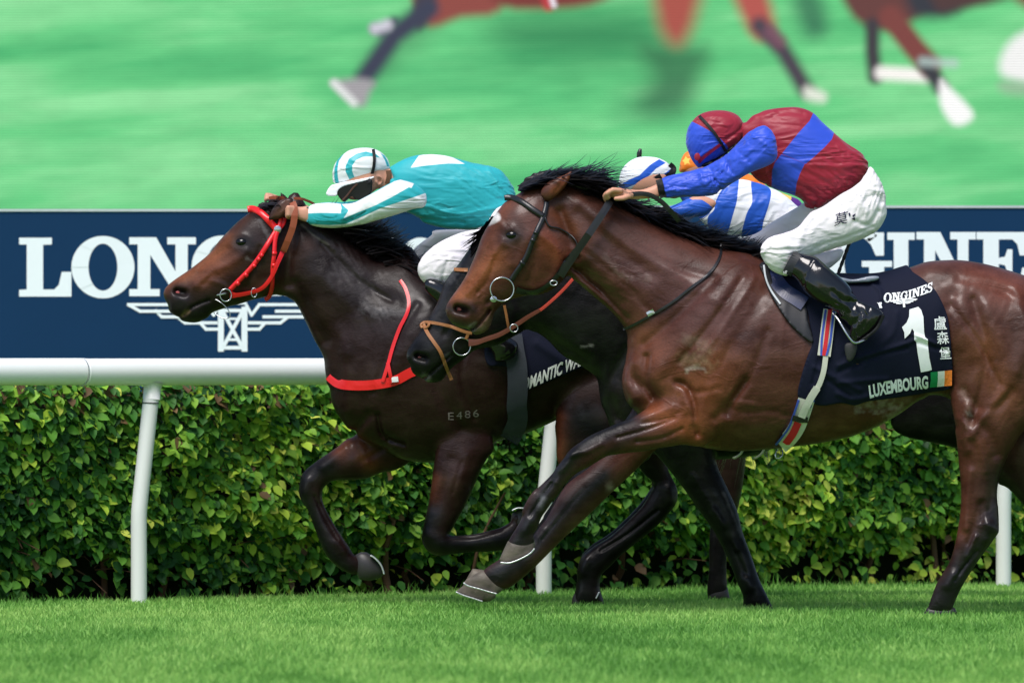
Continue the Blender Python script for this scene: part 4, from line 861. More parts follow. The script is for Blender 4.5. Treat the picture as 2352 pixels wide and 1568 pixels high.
hoof(f2, H2, 'L1 520,1028 560,1005 600,1008 650,1038 698,1090 722,1150 700,1182 620,1205 550,1195 520,1130', .12, 'L1 625,1028 660,1050 700,1098 722,1160', MDARKH)
hoof(f2, H2, 'L1 1600,735 1650,700 1690,700 1720,740 1715,800 1680,860 1610,850 1590,790', -.13, 'L1 1600,715 1640,697 1700,700', MDARKH)
hoof(f2, H2, '1330,1340 1372,1345 1382,1365 1372,1402 1310,1402 1314,1370', -.12, '1368,1372 1376,1356', MDARKH)
f2m = Fig(1.75, .007).add('700,500 740,498 800,505 850,520 890,545 920,575 945,610 955,640 920,635 870,610 800,570 740,530', k=.5, bl=.01).add('C1 620,395 640,370 690,362 730,372 700,400 660,420', k=.5, bl=.01); f2m.wrinkle('750,520 900,600', .1, -30, .012, .01, 3, 6)
o = f2m.solve().mesh('mane', MHAIR, H2)
hairs('mane_strands', '715,495 760,520 820,560 880,600 950,635', 2300, [60, 95, 105, 80, 55], '60,-10 60,0 60,-14 60,-4 60,-6', f2, H2, .5, 3.4, seed=12)
hairs('mane_strands', 'C1 640,400 700,370', 160, [28, 34], '30,-8 30,0', f2, H2, .5, 3., seed=13)
hairs('tail', '1570,740 1590,770', 500, [300, 330], '90,20 70,60', f2, H2, .7, 4, .03, seed=16, jit=20)

# ---------------------------------------------------------------- the near-black horse between them
H3 = thing('race_horse', 'near black race horse with tan bridle, its head between the other two horses', 'horse', (toxz([(1750, 1400)], .9)[0][0], .9, 0), 'galloping race horses')
f3 = Fig(.9, .007)
f3.add('1560,600 1620,615 1700,628 1800,640 1950,648 2080,640 2180,645 2260,680 2300,750 2310,830 2290,900 2230,960 2130,940 2050,950 1960,975 1880,1000 1790,1024 1740,1044 1684,1052 1600,1058 1540,1052 1480,1035 1430,1012 1400,980 1392,930 1384,880 1420,780 1480,660', k=[(1450, 860, .68), (1600, 830, .74), (1900, 830, .74), (2200, 800, .7)], bl=.03)
f3.add('1150,520 1230,500 1330,520 1450,560 1560,600 1640,640 1600,850 1480,960 1392,940 1384,890 1371,863 C2 1100,1325 1000,1272 900,1182 780,1112 740,1130 690,1100 P 1120,640', k=[(1250, 640, .52), (1400, 760, .6)], bl=.04)
f3.add('C2 640,440 570,480 528,532 480,600 422,680 380,740 330,800 300,850 282,900 262,960 230,1020 190,1080 150,1140 108,1200 82,1250 80,1292 100,1328 108,1362 130,1387 168,1405 200,1427 245,1432 290,1415 322,1372 362,1330 420,1290 480,1240 560,1222 640,1200 700,1160 780,1110 860,1000 880,850 860,650 780,480', k=[(1130, 650, .62), (1050, 750, .64), (975, 830, .82)], bl=.02)
# near foreleg planted behind, far foreleg reaching
f3.add('1480,880 1470,960 1490,1020 1523,1062 1566,1116 1604,1170 1642,1224 1669,1278 1691,1333 1706,1370 1708,1404 1772,1404 1763,1370 1745,1333 1726,1278 1706,1224 1692,1170 1668,1116 1645,1062 1640,1000 1640,880', yc=-.12, k=[(1570, 980, .6), (1690, 1220, .82)], bl=.02)
f3.add('1460,940 1400,1000 1340,1060 1280,1140 1230,1210 1180,1270 1110,1320 1090,1345 1110,1365 1140,1360 1200,1320 1260,1270 1320,1210 1370,1150 1430,1090 1500,1040', yc=.11, k=.72, bl=.02)
# hind pair stretched out behind
f3.add('2180,760 2120,830 2070,900 2045,955 2050,985 2080,1003 2130,1014 2190,1028 2250,1050 2300,1090 2350,1130 2410,1180 2440,1240 2480,1310 2510,1345 2540,1330 2510,1270 2480,1200 2450,1140 2400,1080 2360,1020 2330,940 2310,830', yc=-.1, k=[(2200, 900, .5), (2400, 1150, .75)], bl=.02)
f3.add('2180,860 2160,940 2200,1000 2280,1030 2350,1060 2420,1110 2500,1180 2540,1240 2570,1230 2540,1150 2460,1070 2400,1010 2330,900', yc=.12, k=.65, bl=.02)
S3 = f3.stroke
S3('C2 140,1275 190,1285', .020, .006); S3('C2 145,1275 190,1288', .015, -.022); S3('C2 190,1400 250,1350 340,1270', .006, -.009); S3('C2 420,780 330,900 230,1080', .016, .005); S3('C2 480,860 400,1020 300,1150', .012, -.005)
S3('C2 860,1120 1000,1210 1150,1290', .02, -.008); S3('C2 1120,1230 1200,1340 1280,1480', .04, .010); S3('1440,800 1400,880 1420,960', .02, -.008); S3('1590,1090 1650,1190 1690,1260', .010, .004)
S3('C2 640,900 700,1000 680,1120', .03, .008)
for p_ in ('1640,1175 1655,1200', '1712,1330 1720,1345', '1190,1260 1170,1285'): S3(p_, .02, .006)
for p_ in ('1665,1215 1690,1270 1712,1320', '1250,1190 1210,1240'): S3(p_, .007, -.0035)
f3.solve().front()
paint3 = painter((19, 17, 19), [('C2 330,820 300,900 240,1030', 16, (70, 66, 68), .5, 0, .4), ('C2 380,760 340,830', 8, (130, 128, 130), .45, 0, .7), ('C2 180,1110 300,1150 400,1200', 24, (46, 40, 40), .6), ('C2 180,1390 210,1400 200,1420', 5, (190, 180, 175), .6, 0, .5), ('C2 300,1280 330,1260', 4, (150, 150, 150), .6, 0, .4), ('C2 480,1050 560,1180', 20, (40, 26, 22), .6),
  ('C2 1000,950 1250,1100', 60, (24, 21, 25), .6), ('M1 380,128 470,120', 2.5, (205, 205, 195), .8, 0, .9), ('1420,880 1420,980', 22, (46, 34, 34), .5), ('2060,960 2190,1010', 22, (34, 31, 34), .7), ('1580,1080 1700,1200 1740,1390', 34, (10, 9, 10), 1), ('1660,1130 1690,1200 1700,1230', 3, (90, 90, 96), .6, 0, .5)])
f3.mesh('body', MCOATD, H3, paint3)
eye(f3, H3, 'C2 560,800', 12); disc('nostril_lining', f3, H3, 'C2 165,1282', 7, 5, plain('dark nostril lining', (150, 66, 62), .5), .002)
hoof(f3, H3, 'L1 1405,1128 1330,1120 1300,1170 1262,1240 1215,1275 1240,1300 1320,1325 1400,1348 1450,1346 1490,1320 1490,1280 1440,1200', .11, 'L1 1214,1278 1260,1300 1330,1322 1400,1345')
hoof(f3, H3, '1712,1372 1762,1372 1776,1400 1770,1412 1708,1412 1706,1395', -.12, None, MDARKH)
hoof(f3, H3, '2480,1305 2540,1325 2560,1370 2520,1400 2490,1370', -.1, None, MDARKH)
hairs('mane', '1240,520 1350,545 1450,575 1560,610', 500, [60, 80], '60,-10 60,4', f3, H3, .5, 4, seed=22)
f3.add
hairs('forelock', 'C2 600,460 560,500', 160, [60, 80], '-20,60 -30,60', f3, H3, .4, 3.5, seed=23)
hairs('tail', '2290,720 2310,760', 400, [300, 330], '90,20 70,60', f3, H3, .7, 4, .03, seed=26, jit=20)

# ---------------------------------------------------------------- the farthest horse
H4 = thing('race_horse', 'brown race horse farthest from the camera, only a dark foreleg showing', 'horse', (toxz([(1750, 1400)], 2.62)[0][0], 2.62, 0), 'galloping race horses')
f4 = Fig(2.62, .009)
f4.add('1560,610 1650,625 1800,640 1950,648 2080,640 2180,650 2240,700 2260,780 2230,860 2130,900 2050,910 1950,950 1850,980 1740,1015 1640,1025 1540,1010 1470,970 1440,900 1440,800 1480,680', k=.7, bl=.03)
f4.add('1240,600 1330,590 1450,590 1560,610 1640,660 1600,850 1480,930 1440,850 1380,760 1280,720 1220,700', k=.52, bl=.04)
f4.add('1300,590 1250,600 1200,640 1170,690 1140,740 1110,770 1115,800 1150,810 1200,790 1250,760 1300,720 1320,650', k=.65, bl=.02)
f4.add('1560,900 1600,1000 1622,1060 1628,1110 1630,1180 1628,1240 1626,1300 1626,1376 1668,1376 1668,1300 1674,1240 1688,1190 1704,1120 1712,1050 1720,960 1700,880', yc=-.12, k=.65, bl=.02)
f4.add('1570,900 1610,1000 1632,1060 1636,1110 1636,1180 1634,1240 1632,1300 1632,1360 1660,1360 1662,1300 1668,1240 1682,1190 1696,1120 1704,1050 1712,960 1692,880', yc=.12, k=.65, bl=.02)
f4.add('2140,720 2100,820 2090,900 2110,960 2160,1000 2200,1040 2230,1090 2215,1180 2230,1240 2280,1240 2260,1180 2280,1080 2250,1010 2230,920 2250,800', yc=-.1, k=.6, bl=.02)
f4.add('2140,760 2110,860 2130,930 2190,960 2250,1000 2310,1040 2340,1100 2370,1100 2360,1040 2290,960 2240,860', yc=.1, k=.6, bl=.02)
f4.solve().front(); f4.mesh('body', MCOATD, H4, painter((44, 24, 20), [('1600,1190 1650,1250 1650,1370', 60, (20, 16, 18), 1), ('2230,1090 2300,1240', 70, (24, 20, 20), 1)]))
hoof(f4, H4, '1628,1345 1670,1345 1676,1375 1670,1384 1624,1384', -.12, None, MDARKH)
hairs('mane', '1300,600 1400,600 1540,615', 300, [50, 70], '60,10 60,20', f4, H4, .5, 4, seed=32)
hairs('tail', '2235,700 2250,740', 300, [250, 280], '90,20 70,60', f4, H4, .7, 4, .03, seed=36, jit=20)
# ================================================================ tack
MRED = plain('red leather', (222, 28, 34), .3, .5, var=.06); MBLK = plain('black leather', (26, 25, 27), .32, .5); MTAN = plain('tan leather', (150, 98, 58), .45, .4); MBRN = plain('brown rubber rein', (142, 72, 46), .55, .3); MBRL = plain('brown leather', (96, 48, 36), .35, .5)
MWEB = plain('pale webbing', (196, 196, 180), .7, .2, bs=(160, .001)); MDW = plain('grey elastic webbing', (58, 62, 70), .75, .2, bs=(160, .001)); MWHT = plain('white print', (236, 238, 238), .6, .2, var=.04)
def cap_hair(*a): pass
# --- red bridle, reins and breast strap of the leader
t = Bag(); A = dict(bag=t)
for p_, w_, o_ in (('C1 562,412 600,410 650,438 700,490 735,528', 15, .006), ('C1 782,462 770,500 740,535', 11, .008), ('C1 735,535 700,590 650,670 600,740 540,805 495,850 462,885', 11, .006), ('C1 762,465 748,520 728,590 722,680 714,740 712,800 708,870 690,925 665,944', 9.5, .011)): ribbon('', p_, w_, f2, None, None, off=o_, **A)
for p_ in ('C1 622,698 638,712', 'C1 640,676 655,690', 'C1 596,740 612,752', 'C1 548,792 566,808', 'C1 500,842 516,858', 'C1 708,742 730,742', 'C1 710,672 738,672'): ribbon('', p_, 8, f2, None, None, off=.013, **A)
t.build('bridle', MRED, H2)
disc('rosette', f2, H2, 'C1 741,531', 8.5, 9, MSTEEL, .02)
ribbon('rein', 'C1 462,915 500,916 560,906 620,890 665,862 710,800 745,720 775,655', 10, f2, MRED, H2, off=.016, wds=[18, 10, 9, 9, 9, 9, 10, 11])
ribbon('rubber_rein', 'C1 775,660 800,600 830,520 842,450 840,400 828,370', 15, f2, MBRN, H2, free=[-.10, -.12, -.13, -.13, -.12, -.10], th=.005)
ribbon('rubber_rein', 'C1 690,352 730,345 780,352', 11, f2, MBRN, H2, free=[-.01, -.02, .0], th=.005); ribbon('rubber_rein', 'C1 835,348 880,350 930,368 965,388', 6, f2, MBRN, H2, free=[-.06, -.05, -.02, .0], th=.004)
pole_ring(f2, H2, 'bit_ring', 'C1 437,917', 13, 1.5, .03, sq=1.1); pole_ring(f2, H2, 'martingale_ring', 'C1 603,902', 6.5, 1.3, .02, sq=1.6)
B = Bag(); k = PX(1.75)
def P3(s_, y): return [(*toxz([p], y)[0],) for p in T(s_)]
def wire(name, s_, ys, r, fig, mat, parent, n=4):
    p = spline(T(s_), n, False); q = toxz(p, fig.y0); yy = np.interp(np.linspace(0, 1, len(p)), np.linspace(0, 1, len(ys)), ys)+fig.y0
    B = Bag(); B.tube([(a[0], y, a[1]) for a, y in zip(q, yy)], r*PX(fig.y0), 7); return B.build(name, mat, parent)
wire('bit_cheek', 'C1 350,930 400,955 440,990 462,1030 450,1052 410,1050 365,1020', [-.06, -.075, -.08, -.08, -.075, -.06], 1.2, f2, MSTEEL, H2); wire('bit_cheek', 'C1 358,918 400,914 440,905', [-.06, -.08, -.09], 2, f2, MSTEEL, H2)
ribbon('breast_strap', 'C1 1042,1390 1090,1430 1150,1444 1250,1446 1350,1436 1440,1415 1530,1368 1640,1330', 22, f2, MRED, H2, off=.002, th=.003)
ribbon('neck_strap', 'C1 1462,828 1495,880 1515,960 1500,1030 1460,1110 1420,1220 1390,1330 1360,1425', 8, f2, MRED, H2, off=.006)
ribbon('neck_strap', 'C1 1390,1310 1405,1380 1415,1430', 8, f2, MRED, H2, off=.012)
ribbon('label_tag', 'C1 1414,1412 1452,1408', 12, f2, MWHT, H2, off=.012, smooth=False)
MBRAND = plain('freeze brand', (120, 112, 108), .8, .1, var=.3, vs=60)
for i, ch in enumerate('E486'): decal('brand_mark', text_polys(ch, lambda u, v: (1030+i*19+u*13, 963-i*2.2-v*17)), f2, MBRAND, H2, off=.0012)
# cloth, girth, name
def cloth(fig, pts, dil, mat, parent, name='number_cloth', wr=(), half=1.0, vox=None, masks=None, sharp=False):
    pl_ = T(pts); pl_ = pl_ if sharp else spline(pl_, 3); q = toxz(pl_, fig.y0); sd = sdist(fig.X, fig.Z, q)
    rel = np.zeros(fig.X.shape)
    for p, wd, amp in wr:
        pp = toxz(spline(T(p), closed=False), fig.y0); d, _ = pdist(fig.X, fig.Z, pp, False); rel += 1.6*amp*np.exp(-(d/wd)**2)
    G = np.minimum(fig.F+(dil+rel)[:, None, :].astype(np.float32), (sd[:, None, :]).astype(np.float32)); fig2 = Fig(fig.y0, fig.v); fig2.F = G; fig2.org, fig2.X, fig2.Z, fig2.ys, fig2.x0, fig2.z0 = fig.org, fig.X, fig.Z, fig.ys, fig.x0, fig.z0
    fig2.front(); fig2.yf = np.where(fig2.hit, fig2.yf, fig.yf-dil)
    o = fig2.mesh(name, mat, parent, masks=masks); return fig2, o
MNAVY = plain('navy cloth', (13, 18, 38), .8, .2, bs=(220, .0012), var=.25, vs=6)
t2 = Fig(1.75, .007)                                                     # body without legs carries the cloth
c2, _ = cloth(f2, 'C2 540,1225 545,1292 570,1330 640,1330 690,1345 700,1400 720,1470 775,1480 900,1430 1000,1388 1110,1345 1400,1250 1450,1100 1400,1000 1100,980 800,960 560,980', .020, MNAVY, H2, wr=[('C2 560,1240 640,1290 700,1310', .012, .006), ('C2 850,1200 1000,1300', .02, .006)])
ribbon('girth', 'C2 700,1150 715,1250 728,1320 733,1400 733,1480 728,1568 L1 1640,60 1635,120 1605,190 1580,235', 46, f2, MDW, H2, off=.030, th=.005)
def italic(x0, y0, x1, y1, h, sk=0.): return lambda u, v: (x0+(x1-x0)*u+sk*v*h, y0+(y1-y0)*u-v*h)
decal('horse_name', text_polys('ROMANTIC WARRIOR', italic(1187, 905, 1388, 815, 31, .12), .035), c2, MWHT, H2, off=.003)
# --- bay horse: black bridle, rubber reins, breast strap, saddle, cloth, girth
t = Bag(); A = dict(bag=t)
for p_, w_, o_ in (('C2 655,345 700,342 760,368 820,410 885,452', 13, .007), ('C2 905,365 895,420 875,480 850,530 820,600 790,680 755,740 720,790 695,828', 12, .006)): ribbon('', p_, w_, f1, None, None, off=o_, **A)
for p_ in ('C2 828,545 850,552', 'C2 748,718 775,742', 'C2 812,590 835,600'): ribbon('', p_, 8, f1, None, None, off=.013, **A)
ribbon('', 'C2 895,460 920,510 980,525 1040,560 1075,600 1085,640', 3.5, f1, None, None, off=.008, **A)
t.build('bridle', MBLK, H1)
ribbon('rein', 'C2 725,885 770,898 830,900 880,880 930,840 975,790 1020,720 1080,650', 11, f1, MBLK, H1, off=.014, wds=[15, 11, 10, 10, 11, 13])
ribbon('rubber_rein', 'C2 985,805 1060,690 1150,560 1230,440 1280,360', 17, f1, MBLK, H1, free=[-.12, -.14, -.16, -.15, -.12], th=.006)
ribbon('rubber_rein', 'C3 200,625 260,605 330,592 400,600 470,640 530,700 580,760', 11, f1, MBLK, H1, free=[-.13, -.14, -.14, -.13, -.12, -.09], th=.005)
pole_ring(f1, H1, 'bit_ring', 'C2 642,882', 27, 1.7, .03); pole_ring(f1, H1, 'martingale_ring', 'C2 945,845', 8, 1.5, .03, sq=.7)
disc('bit_end', f1, H1, 'C2 592,940', 8, 7, MSTEEL, .02)
ribbon('breast_strap', 'C3 828,895 832,950 800,1020 740,1090 660,1150 560,1230 470,1290 400,1330 330,1370 270,1400 240,1410', 6, f1, MBLK, H1, off=.006)
ribbon('buckle', 'C3 385,1322 425,1300', 11, f1, MSTEEL, H1, off=.012)
c1, o = cloth(f1, 'C4 190,85 215,170 260,260 300,335 420,330 450,440 468,545 440,620 400,745 376,878 440,905 490,930 545,936 650,920 730,936 800,912 900,899 1050,880 1200,855 1322,830 1334,740 1330,650 1318,520 1308,430 1288,350 1232,235 1180,180 1130,140 1090,112 1060,70 1000,60 900,60 600,60 300,20', .016, MNAVY, H1,
  wr=[('N1 0,940 200,860 450,790 650,730 780,680', .010, .007), ('N1 0,1010 250,900 500,810 700,760', .008, -.006), ('N1 0,1120 300,1090 500,1080', .010, .006), ('N1 80,830 200,930', .012, -.006), ('N1 600,400 560,600 400,760', .012, .004), ('N1 760,620 920,680 1000,720', .007, .006), ('N1 800,700 1000,760 1100,780', .008, -.005), ('N1 350,100 430,170 440,260', .008, .006), ('N1 480,300 470,480', .010, -.005), ('N1 0,1230 150,1290 300,1260', .012, .007), ('C4 480,700 600,760 760,840', .010, .006), ('C4 520,600 470,800', .010, -.006), ('C4 560,780 700,880', .008, -.006)])
decal('race_number', [T('N1 730,365 820,338 850,370 872,440 876,520 880,600 890,650 918,672 920,740 935,860 962,985 930,995 850,1010 830,900 812,800 800,700 780,680 778,640 776,590 755,560 735,610 680,665 676,600 652,548 700,500 725,440')], c1, MWHT, H1, off=.007, seg=.009)
decal('horse_name', text_polys('LUXEMBOURG', lambda u, v: tuple(T('N1 %f,%f' % (325+605*u-18*v*(1-u*.6), 1280-100*u**.8+(-8*math.sin(u*3.1))-v*(136+0*u)))[0]), .04), c1, MWHT, H1, off=.006, seg=.012)
for nm, a, b, mt in (('green', 0, .34, plain('flag green', (0, 136, 80), .6)), ('white', .34, .66, MWHT), ('orange', .66, 1, plain('flag orange', (245, 130, 50), .6))):
    F_ = lambda u, v: tuple(T('N1 %f,%f' % (950+220*u+(8 if v < .5 else -2)*0+(1-u)*(6*math.sin(v*5)), 1010-22*u+v*(158)-0*u))[0]); decal('flag_'+nm+'_band', [np.array([F_(a, 0), F_((a+b)/2, 0), F_(b, 0), F_(b, .5), F_(b, 1), F_((a+b)/2, 1), F_(a, 1), F_(a, .5)])], c1, mt, H1, off=.004)
for ch, cx, cy, r_, s_ in (('盧', 1043, 505, .0, 140), ('森', 1072, 655, .0, 132), ('堡', 1098, 812, .0, 124)): decal('written_name', text_polys(ch, lambda u, v: tuple(T('N1 %f,%f' % (cx+(u-.5)*s_*.92+(.5-v)*14, cy-(v-.5)*s_+(u-.5)*(-6)))[0]), .012, 2), c1, MWHT, H1)
# arched word and winged emblem on the cloth
def wordp(word, fn):
    x = 0; tot = sum(GL[c][0] for c in word)+.02*len(word); out = []
    for c in word: w0, ps = GL[c]; out += mapped(ps, lambda u, v: fn((x+u)/tot, v)); x += w0+.02
    return out
arch = lambda u, v: tuple(T('N1 %f,%f' % (395+575*u+6*v, 300-120*u+46*math.sin(math.pi*u)*.0-100*v*(.86+.3*abs(u-.5))-(36*(u-.5)**2*4-36)*-1*.0+ (26*math.sin(math.pi*u))))[0])
decal('cloth_wordmark', [q for q in wordp('LONGINES', arch) if q[:, 0].min() > T('N1 446,200')[0][0]], c1, MWHT, H1, seg=.012)
L_ = []
for sg in (1, -1):
    for pth in ([(8, 255), (60, 262), (140, 268)], [(12, 272), (55, 278), (128, 276)], [(14, 286), (50, 292), (100, 288)], [(12, 300), (40, 304), (70, 300)]): L_ += [T(' '.join(['N1']+['%f,%f' % (668+sg*a, b-sg*a*.06+(6 if sg < 0 else 0)*0) for a, b in q])) for q in (pl(pth, 9))]
L_ += [T(' '.join(['N1']+['%f,%f' % (a, b) for a, b in q])) for q in pl([(668, 258), (676, 335)], 22)]
decal('cloth_emblem', L_, c1, MWHT, H1, off=.0035)
decal('cloth_wordmark', [T('N1 395,292 418,300 424,292 446,292 448,308 440,312 452,350 424,352 410,308')], c1, MWHT, H1)
# girth of striped webbing
gp = 'C4 575,345 562,430 545,560 530,700 512,790 478,840 440,900 405,1000 370,1080 320,1150 270,1190'
MBLU = plain('blue webbing', (62, 84, 170), .7, .2); MRW = plain('red webbing', (200, 44, 50), .7, .2)
ribbon('girth', 'C4 575,345 562,430 548,540 536,630', 30, f1, MWEB, H1, off=.024, th=.004)
for dx, wd_, m_ in ((-26, 5, MBLU), (26, 5, MBLU), (0, 9, MRW)): ribbon('girth_stripe', 'C4 %d,345 %d,430 %d,540 %d,628' % (575+dx, 562+dx, 548+dx, 536+dx*.6), wd_, f1, m_, H1, off=.029, th=.002)
ribbon('girth_strap', 'C4 548,620 535,720 510,800 480,850', 12, f1, MWEB, H1, off=.024)
ribbon('girth', 'C4 430,900 405,980 372,1070 325,1140 275,1185', 38, f1, MWEB, H1, off=.012, th=.004)
for dx, wd_, m_ in ((-48, 5, MBLU), (46, 5, MBLU)): ribbon('girth_stripe', 'C4 %d,900 %d,980 %d,1070 %d,1140 %d,1180' % (430+dx, 405+dx, 372+dx, 325+dx, 285+dx*.8), wd_, f1, m_, H1, off=.017, th=.002)
ribbon('girth_stripe', 'C4 380,1040 350,1110 305,1175', 17, f1, MRW, H1, off=.018, th=.003); ribbon('girth_strap', 'C4 495,825 455,890 420,960 400,1010', 17, f1, MWEB, H1, off=.030); ribbon('girth_strap', 'C4 345,1012 395,1022 440,1025', 13, f1, MBLK, H1, off=.024)
wire('girth_ring', 'C4 262,1205 245,1235 250,1260 270,1262 288,1245 290,1210', [-.02, -.03, -.03, -.03, -.02], 1.8, f1, MSTEEL, H1)
# saddle: flap, tree and seat
sd = Fig(0., .006)
sd.add('C4 168,60 172,130 195,215 240,300 320,420 400,500 462,548 466,510 440,420 418,322 300,262 230,180 200,90', yc=-.262, half=.012, sharp=False)
sd.add('C4 168,60 172,130 195,215 240,300 320,420 400,500 462,548 466,510 440,420 418,322 300,262 230,180 200,90', yc=.262, half=.012)
sd.solve(); f1c = sd
saddle_f, _ = cloth(f1, 'C4 166,50 170,130 193,215 240,305 320,425 400,505 463,550 468,510 442,420 420,318 300,258 235,180 215,90 330,60 500,75', .026, plain('black saddle flap', (30, 30, 34), .45, .4, var=.1), H1, 'saddle_flap')
s2 = Fig(0., .006).add('C4 560,140 640,145 720,160 820,140 875,140 880,155 840,172 700,182 600,175 400,140 250,90 190,55 200,40 350,60', half=.17, bl=.01)
s2.solve().mesh('saddle_seat', plain('saddle seat', (120, 128, 140), .25, .5, var=.3, vs=8), H1)
ribbon('saddle_piping', 'C4 172,70 182,150 215,230 270,310', 4, saddle_f, plain('pale piping', (190, 196, 200), .5), H1, off=.004)
MVIN = plain('blue vinyl pad', (34, 44, 84), .3, .5)
ribbon('saddle_pad', 'C4 215,100 250,170 300,230 360,270 420,310', 34, f1, MVIN, H1, off=.03, th=.006)
# --- near black horse: tan bridle, red and brown rein
for p_, w_ in (('C2 170,1095 195,1075 260,1082 340,1100 420,1130 465,1140', 7), ('C2 178,1085 205,1140 240,1190 280,1250 310,1330 345,1415', 8), ('C2 358,765 440,768', 8), ('C2 655,975 668,1040 680,1110', 6), ('C2 445,1135 430,1175', 7)): ribbon('bridle_strap', p_, w_, f3, MTAN, H3, off=.012)
t = Bag(); ribbon('', 'C2 172,1110 165,1090 185,1075 210,1082 205,1100 180,1112', 6, f3, None, None, off=.016, bag=t); t.build('noseband_knot', MTAN, H3)
ribbon('rein', 'C2 445,1195 500,1190 560,1170 620,1150 680,1118 740,1080 800,1040 870,1000', 11, f3, MBRL, H3, free=[-.1, -.11, -.12, -.13, -.14, -.15], wds=[17, 11, 11, 10, 10, 8])
ribbon('rubber_rein', 'C2 865,1005 920,960 990,895 1045,835 1090,780', 7, f3, plain('red rubber rein', (196, 66, 54), .5), H3, free=[-.15, -.17, -.18, -.18], th=.005)
pole_ring(f3, H3, 'bit_ring', 'C2 405,1218', 20, 1.6, .02); pole_ring(f3, H3, 'martingale_ring', 'C2 712,1110', 9, 1.5, .11)
c3, _ = cloth(f3, 'C2 1500,1000 P 1600,610 1700,600 2000,610 2150,620 2180,700 2170,800 1950,840 1720,850 1660,760', .012, MNAVY, H3)
ribbon('girth', '1680,640 1690,800 1700,960 1698,1030', 46, f3, MDW, H3, off=.02)
for i, xx in enumerate((1682, 1730)): wire('girth_ring', '%d,1048 %d,1050 %d,1040 %d,1024' % (xx, xx+4, xx+18, xx+26), [-.15, -.15, -.15, -.15], 3, f3, MWEB, H3)
c4, _ = cloth(f4, '1640,600 1740,600 1950,610 2150,620 2160,760 1900,800 1700,790', .012, MNAVY, H4)
# ================================================================ riders
MSKIN = plain('skin', (206, 150, 124), .5, .4, var=.08, vs=14); MBOOT = plain('polished black boot', (15, 15, 17), .12, .6, bs=(14, .004), var=.1)
MLENS = plain('dark goggle lens', (12, 9, 9), .3, .4); MBAND = plain('black elastic', (20, 20, 22), .6, .3); MHAIRB = plain('brown hair', (92, 66, 46), .7, .2)
MWBR = silk('white breeches', (240, 233, 236), [], .6, .2, (40, .002), .3, (.5, 6, .007))
def fingers(fg, knuckles, tips, r=.0095, th=None):
    for (kx, ky, ky_), (tx, ty, ty_) in zip(knuckles, tips):
        mx, my, md = kx*.45+tx*.55-6, ky*.45+ty*.55-4, (ky_+ty_)/2-.012
        fg.tube([(kx, ky, ky_), (mx, my, md), (tx, ty, ty_)], [r, r*.95, r*.8], .003)
# ---------------- rider of the bay
R1 = thing('person', 'jockey in maroon and blue silks bent low over the bay horse', 'jockey', (toxz([(1880, 800)], 0)[0][0], 0, toxz([(1880, 800)], 0)[0][1]), 'jockeys')
TOR3 = 'C3 975,200 1000,160 1040,118 1100,86 1200,70 1300,66 1390,98 1450,158 1520,220 1600,288 1680,342 1722,392 1732,440 1700,492 1640,548 1580,592 1500,632 1430,672 1390,682 1345,667 1333,635 1280,602 1200,576 1130,547 1062,512 1020,474 1005,430 1030,300'
ARM3 = 'C3 1085,180 1130,205 1160,260 1170,330 1160,390 1100,430 1000,470 900,530 830,580 760,604 650,610 550,612 492,616 466,592 445,545 452,518 500,488 620,460 740,428 850,368 930,290 1000,220'
THI3 = 'C3 1735,425 1780,490 1812,560 1832,640 1832,715 1802,785 1755,830 1650,880 1550,912 1450,945 1390,965 1330,985 1270,1040 1235,1085 1190,1082 1130,1052 1080,990 1068,930 1090,882 1130,852 1210,830 1290,795 1370,710 1450,670 1550,600 1650,540 1700,480'
SHN3 = 'C3 1230,960 1300,970 1400,1000 1480,1060 1570,1130 1620,1190 1650,1260 1640,1330 1600,1330 1500,1270 1400,1225 1330,1170 1270,1100 1215,1060'
b3 = Fig(0., .005)
b3.add(TOR3, k=.54, inset=.014, bl=.006).add(ARM3, yc=[(1980, 0, -.20), (1850, 500, -.20), (1560, 410, -.10)], k=.8, inset=.012, bl=.006).add(THI3, yc=[(2000, 560, -.12), (1700, 580, -.26)], k=.72, inset=.012, bl=.03).add(SHN3, yc=[(1700, 600, -.27), (1960, 720, -.31)], k=.8, inset=.01)
b3.add('C3 1640,500 1700,600 1600,760 1400,850 1250,930 1150,960 1120,900 1300,800 1400,650', yc=.2, k=.7, bl=.03)
b3.add('C3 900,190 960,180 1010,170 1060,200 1040,300 980,330 930,280', k=.5, inset=.016, bl=.015).add('C3 650,260 700,160 800,115 900,120 965,170 975,230 950,275 920,310 880,360 800,400 720,415 670,370', k=.74, inset=.012, bl=.015)
b3.add('C3 470,525 430,540 390,556 340,568 290,565 240,560 190,558 165,570 160,600 200,616 250,622 330,626 400,620 470,606', yc=[(1500, 400, -.10), (1400, 450, -.13)], k=.72, bl=.01)
def C3p(x, y, d): q = T('C3 %f,%f' % (x, y))[0]; return (q[0], q[1], d)
for i, (kx, ky, dd) in enumerate(((205, 572, -.155), (190, 578, -.140), (180, 588, -.124), (178, 600, -.108))): b3.tube([C3p(kx+20, ky, dd), C3p(kx-28, ky-3, dd-.012), C3p(kx-62+i*5, ky+18, dd-.008), C3p(kx-52+i*6, ky+42, dd+.008)], [.0105, .0105, .0095, .0085], .003)
b3.tube([C3p(290, 600, -.14), C3p(240, 618, -.155), C3p(195, 622, -.160)], [.013, .011, .009], .004)
b3.add('C3 470,540 400,560 300,580 230,585 180,590 160,600 200,610 300,612 460,590', yc=.08, k=.72, bl=.01)
b3.solve().front().mesh('body', MSKIN, R1)
MS3 = silk('maroon and blue silk', (150, 26, 48), [(44, 80, 206)]*3, .45, .35, (18, .003), .35, (.35, 6, .010))
s3 = Fig(0., .005)
s3.add(TOR3, k=.66, bl=.03)
